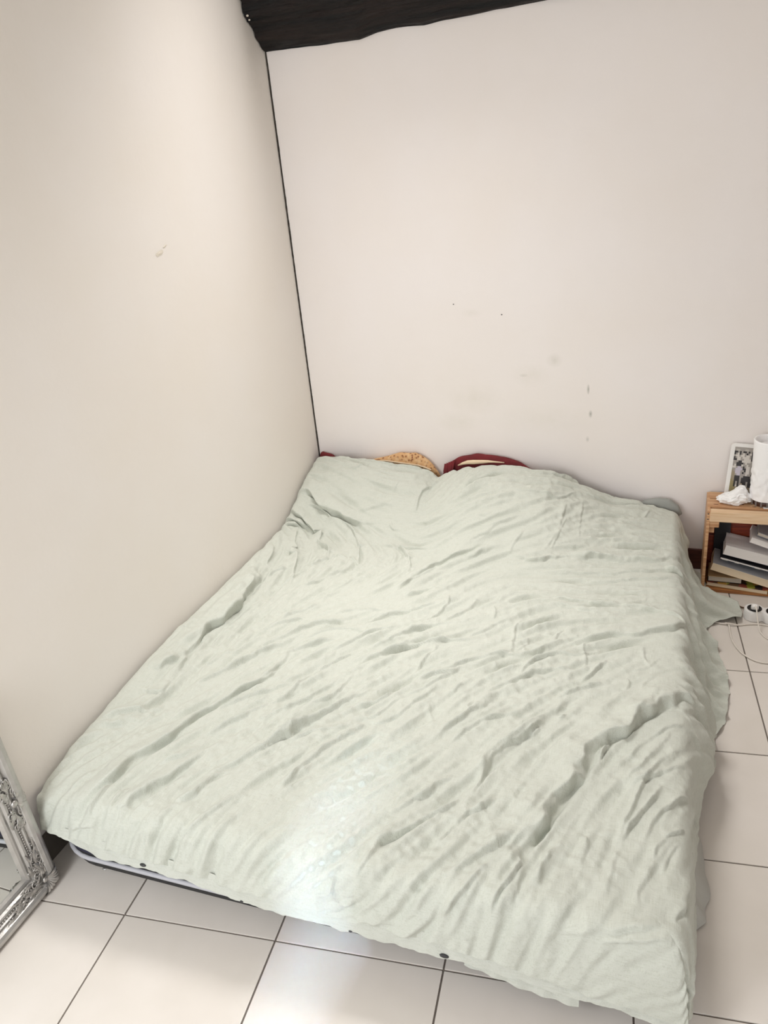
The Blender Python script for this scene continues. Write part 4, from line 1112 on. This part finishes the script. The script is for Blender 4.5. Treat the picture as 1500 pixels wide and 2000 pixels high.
for z in (CH-.014, CH-.036):
    MB().ball((.004, -.001+.003, z), (.003, .0015, .003), 8, 4).build('nail', M_nail, sd_)

def paper_mat(name, c):
    M = mat(name, c, rough=.85)
    nt = M.node_tree; N = nt.nodes; L = nt.links; b = N['Principled BSDF']
    tc = [n for n in N if n.type == 'TEX_COORD'][0]
    mp = N.new('ShaderNodeMapping'); mp.inputs['Scale'].default_value = (3, 3, 900)
    n = N.new('ShaderNodeTexNoise'); n.inputs['Scale'].default_value = 1; n.inputs['Detail'].default_value = 2
    L.new(tc.outputs['Object'], mp.inputs['Vector']); L.new(mp.outputs[0], n.inputs['Vector'])
    bp = N.new('ShaderNodeBump'); bp.inputs['Strength'].default_value = .25; bp.inputs['Distance'].default_value = .002
    L.new(n.outputs['Fac'], bp.inputs['Height']); L.new(bp.outputs['Normal'], b.inputs['Normal'])
    return M
M_cream_p = paper_mat('cream_pages', (.74, .61, .44))
M_white_p = paper_mat('white_pages', (.78, .74, .70))
M_grey_p = paper_mat('grey_pages', (.52, .46, .38))
M_wcover = mat('white_cover', (.74, .71, .70), rough=.5)
M_kcover = mat('black_cover', (.012, .013, .016), rough=.5)
M_gcover = mat('grey_cover', (.34, .35, .38), rough=.5)
M_tcover = mat('tan_cover', (.50, .34, .18), rough=.6)
def collage(name, cols, scale, st=(1, 1, 1)):
    M = mat(name, cols[0], rough=.4)
    nt = M.node_tree; N = nt.nodes; L = nt.links; b = N['Principled BSDF']
    tc = [n for n in N if n.type == 'TEX_COORD'][0]
    mp = N.new('ShaderNodeMapping'); mp.inputs['Scale'].default_value = st
    vo = N.new('ShaderNodeTexVoronoi'); vo.inputs['Scale'].default_value = scale
    L.new(tc.outputs['Object'], mp.inputs['Vector']); L.new(mp.outputs[0], vo.inputs['Vector'])
    sp = N.new('ShaderNodeSeparateColor'); L.new(vo.outputs['Color'], sp.inputs[0])
    r = N.new('ShaderNodeValToRGB'); r.color_ramp.interpolation = 'CONSTANT'
    n = len(cols)
    for i, c in enumerate(cols):
        e = r.color_ramp.elements[i] if i < 2 else r.color_ramp.elements.new(i/n)
        e.position = i/n; e.color = (*c, 1)
    L.new(sp.outputs[0], r.inputs['Fac']); L.new(r.outputs['Color'], b.inputs['Base Color'])
    return M
M_flor = collage('floral_cover', [(.10, .05, .02), (.48, .26, .05), (.30, .30, .04), (.22, .05, .03), (.03, .02, .02), (.55, .36, .14)], 42)
M_photos = collage('photo_strip_cover', [(.015, .03, .055), (.012, .02, .03), (.50, .49, .45), (.05, .03, .03), (.03, .09, .16)], 26, (1, .1, .1))

def book(label, loc, L_, D, Tt, yaw, tilt, M_pg, M_top, M_bot, soft=.0012, roll=0):
    """closed book on its side: origin at front-left-bottom corner, L_ along x, D deep, Tt thick; pages face the front"""
    b = thing('book', label, 'book', loc, group='books in the wooden crate')
    b.rotation_euler = (roll, tilt, yaw)
    # page block, with slightly bowed fore-edge
    nxp, nzp = 14, 8
    v = []; f = []
    for k in range(nzp+1):
        z = soft+(Tt-2*soft)*k/nzp
        for i in range(nxp+1):
            x = .002+(L_-.004)*i/nxp
            v.append((x, .002+.0015*math.sin(math.pi*k/nzp)+.0006*noise.noise((x*60, z*300, D*9)), z))
    n0 = len(v)
    for k in range(nzp+1):
        z = soft+(Tt-2*soft)*k/nzp
        for i in range(nxp+1): v.append((.002+(L_-.004)*i/nxp, D-.002, z))
    w_ = nxp+1
    for k in range(nzp):
        for i in range(nxp):
            f.append((k*w_+i, k*w_+i+1, (k+1)*w_+i+1, (k+1)*w_+i))
            f.append((n0+k*w_+i, n0+(k+1)*w_+i, n0+(k+1)*w_+i+1, n0+k*w_+i+1))
        f.append((k*w_, (k+1)*w_, n0+(k+1)*w_, n0+k*w_)); f.append((k*w_+nxp, n0+k*w_+nxp, n0+(k+1)*w_+nxp, (k+1)*w_+nxp))
    for i in range(nxp):
        f.append((i, n0+i, n0+i+1, i+1)); f.append((nzp*w_+i, nzp*w_+i+1, n0+nzp*w_+i+1, n0+nzp*w_+i))
    MB().add(v, f).build('page_block', M_pg, b)
    MB().box((0, 0, 0), (L_, D, soft)).build('cover', M_bot, b)
    MB().box((0, 0, Tt-soft), (L_, D, Tt)).build('cover', M_top, b)
    MB().box((0, D-.002, soft), (L_, D, Tt-soft)).build('spine', M_bot, b)
    return b
R = math.radians
book('thin book with a colourful floral cover, lowest in the crate', (1.664, -.165, .0155), .215, .135, .016, R(-9), R(0), M_cream_p, M_flor, M_tcover)
book('short grey-paged paperback lying level on the floral book', (1.668, -.160, .033), .120, .11, .022, R(-2), R(0), M_grey_p, M_tcover, M_kcover)
book('thick cream-paged paperback sloping down to the right', (1.672, -.172, .090), .215, .125, .032, R(-4), R(14), M_cream_p, M_gcover, M_cream_p)
book('dark booklet with a strip of small photos, under the white book', (1.704, -.160, .132), .19, .120, .009, R(-3), R(12), M_white_p, M_kcover, M_photos)
book('big white book on top of the sloping pile', (1.713, -.150, .148), .22, .115, .040, R(-3), R(11), M_white_p, M_wcover, M_wcover)
book('white paperback with rounded corner leaning on the big white book at right', (1.800, -.150, .206), .16, .11, .022, R(-4), R(17), M_white_p, M_wcover, M_wcover)
book('grey-blue book topmost at the right edge of the pile', (1.824, -.140, .232), .15, .10, .013, R(-4), R(18), M_grey_p, M_gcover, M_gcover)
book('black upright slab standing in for a shadowed gap at the back of the crate', (1.684, -.028, .016), .056, .215, .012, 0, 0, M_grey_p, M_kcover, M_kcover, roll=R(90))  # dark block in place of a shadowed gap, built from the book parts

# ================================================================ ON THE CRATE
M_shade = mat('white_paper_shade', (.93, .92, .92), rough=.6, Subsurface_Weight=.0)
M_lampb = mat('lamp_base_brown', (.07, .028, .016), rough=.3)
M_clear = mat('clear_acrylic', (.95, .95, .95), rough=.08, Transmission_Weight=.9, IOR=1.3)
lp = thing('table_lamp', 'white cylindrical lamp with crinkled shade standing on the crate', 'lamp', (1.842, -.098, CH))
n_a, n_z = 64, 48
LPm = np.zeros((n_z+1, n_a, 3))
for j in range(n_z+1):
    t = j/n_z; z = .024+.222*t
    r = .052+.006*t
    for i in range(n_a):
        a = 2*math.pi*i/n_a
        cr_ = np.interp(t, [0, .1, .45, .6, 1], [.3, 1, 1, .15, .05])
        d = .0055*cr_*noise.noise((math.cos(a)*4, math.sin(a)*4, z*42))+.003*cr_*abs(noise.noise((math.cos(a)*9+3, math.sin(a)*9, z*70)))
        LPm[j, i] = ((r+d)*math.cos(a), (r+d)*math.sin(a), z)
grid_mesh('lamp_shade', LPm, M_shade, lp, closed_u=True)
MB().lathe([(.058, .244), (.0588, .248), (.057, .251), (.052, .250), (.0505, .244), (.050, .20)], n=48).build('rim', M_shade, lp, smooth=True)
MB().lathe([(.0, .215), (.0495, .215), (.0505, .222), (.045, .226), (.0, .228)], n=40).build('inner_diffuser', M_shade, lp, smooth=True)
MB().lathe([(.0, .0), (.040, .0), (.042, .004), (.042, .020), (.036, .024), (.0, .024)], n=40).build('base', M_lampb, lp, smooth=True)
for k in range(4):
    a = R(200+25*k)
    MB().box((-.003, -.002, 0), (.003, .002, .026)).build('clear_foot', M_clear, lp).location = (.047*math.cos(a), .047*math.sin(a), 0)

# crumpled plastic wrapping
M_plas = mat('plastic_film', (.95, .945, .94), rough=.22, spec=.6, Transmission_Weight=.08, IOR=1.2)
bm = bmesh.new(); bmesh.ops.create_icosphere(bm, subdivisions=4, radius=1)
for v_ in bm.verts:
    p = v_.co.copy()
    d = 1+.20*noise.noise(p*1.9)+.20*abs(noise.noise(p*4.0+Vector((3, 1, 0))))-.16*abs(noise.noise(p*8))+.10*noise.noise(p*17)
    q = p*d
    hgt = .032+.030*math.exp(-((p.x-.35)/.5)**2)
    v_.co = Vector((q.x*.056, q.y*.036, max(0.001, (q.z*.62+.52)*hgt)))
me = bpy.data.meshes.new('plastic_wrap'); bm.to_mesh(me); bm.free()
pw = link('plastic_wrap', me, M_plas, None, smooth=False)
pw.location = (1.738, -.108, CH)
tag(pw, 'crumpled translucent plastic wrapping lying on the crate before the photo', 'wrapping')

# framed photo leaning on the wall
M_wframe = mat('white_frame', (.82, .80, .77), rough=.35)
ph = thing('framed_photo', 'white framed photo of people in a street leaning on the wall', 'photo', (1.703, -.052, CH+.002))
ph.rotation_euler = (R(-11), R(4), 0)
def rr_slab(x0, z0, x1, z1, r, y0, y1, n=6):
    pts = rrect(x0, z0, x1, z1, r, n)
    k = len(pts)
    v = [(a, y0, b) for a, b in pts]+[(a, y1, b) for a, b in pts]
    f = [tuple(range(k)), tuple(range(k, 2*k))[::-1]]+[(i, k+i, k+(i+1) % k, (i+1) % k) for i in range(k)]
    return MB().add(v, f)
rr_slab(0, 0, .112, .205, .014, -.006, .006).build('frame', M_wframe, ph)
# the print: a small grid of flat colours (street scene, two figures walking)
rows = ["gggggggggggggg","gGGgggGGggggkk","kkgkgkkgkgkkkk","kgwkgwgkgwkkkk","gwwgwwgwwgkkkg","kgwwgwwwwgkkgg","kkwwggwwwwkkgg",
        "gggkkwwwwwgkgg","ggkkkkgwgggggg","gwkkkwggwggkgg","wwgllgkgwwgkgg","ggllllkkwwgkgk","tglllggkwwgggk","ttlllgkgwwgggk",
        "ttgllgggwggkkk","ttkkkggkkkkggk","ttkkkgkkkkkkgk","ytkkkgkkkkkkkk","yykgkgkkkgkkkk","yykgkgtkkgkkkk","yykwkgtkkwkkkk","yyytttttttttgg","yyyttttttttttg","tyyytttttttttt"]
pal = {'g': (.33, .30, .27), 'G': (.45, .42, .38), 'k': (.02, .016, .016), 'w': (.62, .58, .53), 'l': (.52, .48, .55), 't': (.30, .25, .17), 'y': (.27, .22, .10)}
M_print = bpy.data.materials.new('photo_print'); M_print.use_nodes = True
at = M_print.node_tree.nodes.new('ShaderNodeAttribute'); at.attribute_name = 'Col'
M_print.node_tree.links.new(at.outputs['Color'], M_print.node_tree.nodes['Principled BSDF'].inputs['Base Color'])
M_print.node_tree.nodes['Principled BSDF'].inputs['Roughness'].default_value = .3
nr, nc = len(rows), len(rows[0])
v = []; f = []; cols = []
for r in range(nr):
    for c in range(nc):
        xa, xb = .014+.084*c/nc, .014+.084*(c+1)/nc
        za, zb = .192-.172*r/nr, .192-.172*(r+1)/nr
        n0 = len(v); v += [(xa, -.0068, zb), (xb, -.0068, zb), (xb, -.0068, za), (xa, -.0068, za)]
        f.append((n0, n0+1, n0+2, n0+3)); cols += [(*pal[rows[r][c]], 1)]*4
pm = MB().add(v, f).build('photo_print', M_print, ph)
ca = pm.data.color_attributes.new('Col', 'FLOAT_COLOR', 'CORNER')
ca.data.foreach_set('color', [q for c in cols for q in c])

# small dark card with a white border
cd = thing('photo_card', 'small black card with a white border lying before the lamp', 'card', (1.836, -.152, CH))
cd.rotation_euler = (0, 0, R(12))
MB().box((0, 0, .0), (.09, .050, .003)).build('card_border', M_wframe, cd)
MB().box((.008, .007, .003), (.082, .060, .0036)).build('card_face', M_kcover, cd)

# ================================================================ POWER STRIP AND CABLES
M_wpl = mat('white_plastic', (.84, .83, .81), rough=.3)
M_bpl = mat('black_plastic', (.010, .010, .011), rough=.35)
st = thing('power_strip', 'white power strip of round black sockets on the floor right of the bed', 'power strip', (1.822, -.345, 0))
st.rotation_euler = (0, 0, R(-11))
v = []; f = []
# outline of overlapping circles
out = []
NL = 4; pitch = .062; rad = .034
for k in range(NL):
    for a in np.linspace(150 if k else 180, 30 if k < NL-1 else 0, 12):
        out.append((k*pitch+rad*math.cos(R(a)), rad*math.sin(R(a))))
for k in reversed(range(NL)):
    for a in np.linspace(-30 if k < NL-1 else 0, -150 if k else -180, 12):
        out.append((k*pitch+rad*math.cos(R(a)), rad*math.sin(R(a))))
clean = [out[0]]
for p in out[1:]:
    if math.hypot(p[0]-clean[-1][0], p[1]-clean[-1][1]) > 1e-4: clean.append(p)
if math.hypot(clean[0][0]-clean[-1][0], clean[0][1]-clean[-1][1]) < 1e-4: clean.pop()
k = len(clean); cxm = (NL-1)*pitch/2
lv = [(1.0, .002), (1.0, .030), (.985, .036), (.955, .0385)]
def inset(p, q):
    # shrink towards the local circle centre
    c = min(range(NL), key=lambda i: (p[0]-i*pitch)**2+p[1]**2)*pitch
    return (c+(p[0]-c)*q, p[1]*q)
for q, z in lv: v += [(*inset(p, q), z) for p in clean]
for i in range(len(lv)-1):
    for j in range(k): f.append((i*k+j, i*k+(j+1) % k, (i+1)*k+(j+1) % k, (i+1)*k+j))
f.append(tuple((len(lv)-1)*k+j for j in range(k))); f.append(tuple(range(k))[::-1])
MB().add(v, f).build('strip_body', M_wpl, st)
for q in range(NL):
    s = MB().lathe([(.0245, .0387), (.0245, .0400), (.0225, .0398), (.021, .0392), (.0, .0391)], (q*pitch, 0), 28).build('socket', M_bpl, st, smooth=True)
    if q:
        mb = MB()
        for sg in (-1, 1): mb.ball((q*pitch+sg*.0095*.7, sg*.0095*.7, .0393), (.0028, .0028, .0012), 8, 4)
        mb.build('contact_hole', M_metal, s)
pl_ = thing('plug', 'white plug pushed into the first socket of the power strip', 'plug', (1.822, -.347, .0405))
mb = MB()
prof_ = [(.012, .009, 0), (.013, .010, .012), (.0125, .010, .030), (.011, .0085, .040), (.006, .005, .046)]
v = []; f = []
for (a, b, z) in prof_:
    for q in range(16):
        an = 2*math.pi*q/16
        ca_, sa = math.cos(an), math.sin(an)
        v.append((a*math.copysign(abs(ca_)**.6, ca_), b*math.copysign(abs(sa)**.6, sa)-.25*z, z))
for i in range(len(prof_)-1):
    for q in range(16): f.append((i*16+q, i*16+(q+1) % 16, (i+1)*16+(q+1) % 16, (i+1)*16+q))
f.append(tuple(range(16))[::-1]); f.append(tuple((len(prof_)-1)*16+q for q in range(16)))
MB().add(v, f).build('plug_body', M_wpl, pl_, smooth=False, bevel=0)
pl_.rotation_euler = (R(34), 0, R(-4))
M_cab = mat('white_cable', (.74, .69, .62), rough=.45)
def spline(pts, n=10):
    P_ = [Vector(p) for p in pts]; P_ = [2*P_[0]-P_[1]]+P_+[2*P_[-1]-P_[-2]]
    o = []
    for i in range(1, len(P_)-2):
        for k in range(n):
            t = k/n
            o.append(.5*((2*P_[i])+(P_[i+1]-P_[i-1])*t+(2*P_[i-1]-5*P_[i]+4*P_[i+1]-P_[i+2])*t*t+(3*P_[i]-P_[i-1]-3*P_[i+1]+P_[i+2])*t**3))
    o.append(P_[-2]); return o
def cable(name, label, pts, r=.0028):
    o = MB().tube(spline(pts), r, 8).build(name, M_cab, None, smooth=True)
    return tag(o, label, 'cable')
pe = pl_.matrix_basis @ Vector((0, -.0115, .0455))
cable('cable', 'thin white cable running from the plug to the right', [tuple(pe), (pe.x+.004, pe.y-.016, pe.z-.008), (1.832, pe.y-.05, .02), (1.842, -.455, .004), (1.862, -.485, .004), (1.92, -.52, .004), (2.05, -.54, .004)], .0025)
cable('cable', 'white cable curving over the tiles in a wide bend below the strip', [(1.728, -.405, .0035), (1.738, -.425, .004), (1.741, -.482, .004), (1.748, -.529, .004), (1.767, -.579, .004), (1.789, -.607, .004), (1.819, -.627, .004), (1.86, -.628, .004), (1.95, -.60, .004), (2.08, -.58, .004)], .0028)
cable('cable', 'white cable from under the green cover along the lower side of the strip', [(1.690, -.407, .004), (1.712, -.414, .004), (1.74, -.417, .0095), (1.77, -.413, .004), (1.806, -.399, .004), (1.84, -.394, .004), (1.90, -.402, .004), (2.04, -.43, .004)], .0028)
cable('cable', 'short brown cable between the green cover and the strip end', [(1.765, -.282, .016), (1.776, -.284, .006), (1.785, -.290, .006), (1.792, -.305, .012), (1.7955, -.328, .015)], .0028)
bpy.data.objects['cable.003'].data.materials.clear(); bpy.data.objects['cable.003'].data.materials.append(mat('brown_cable', (.16, .09, .05), rough=.5))
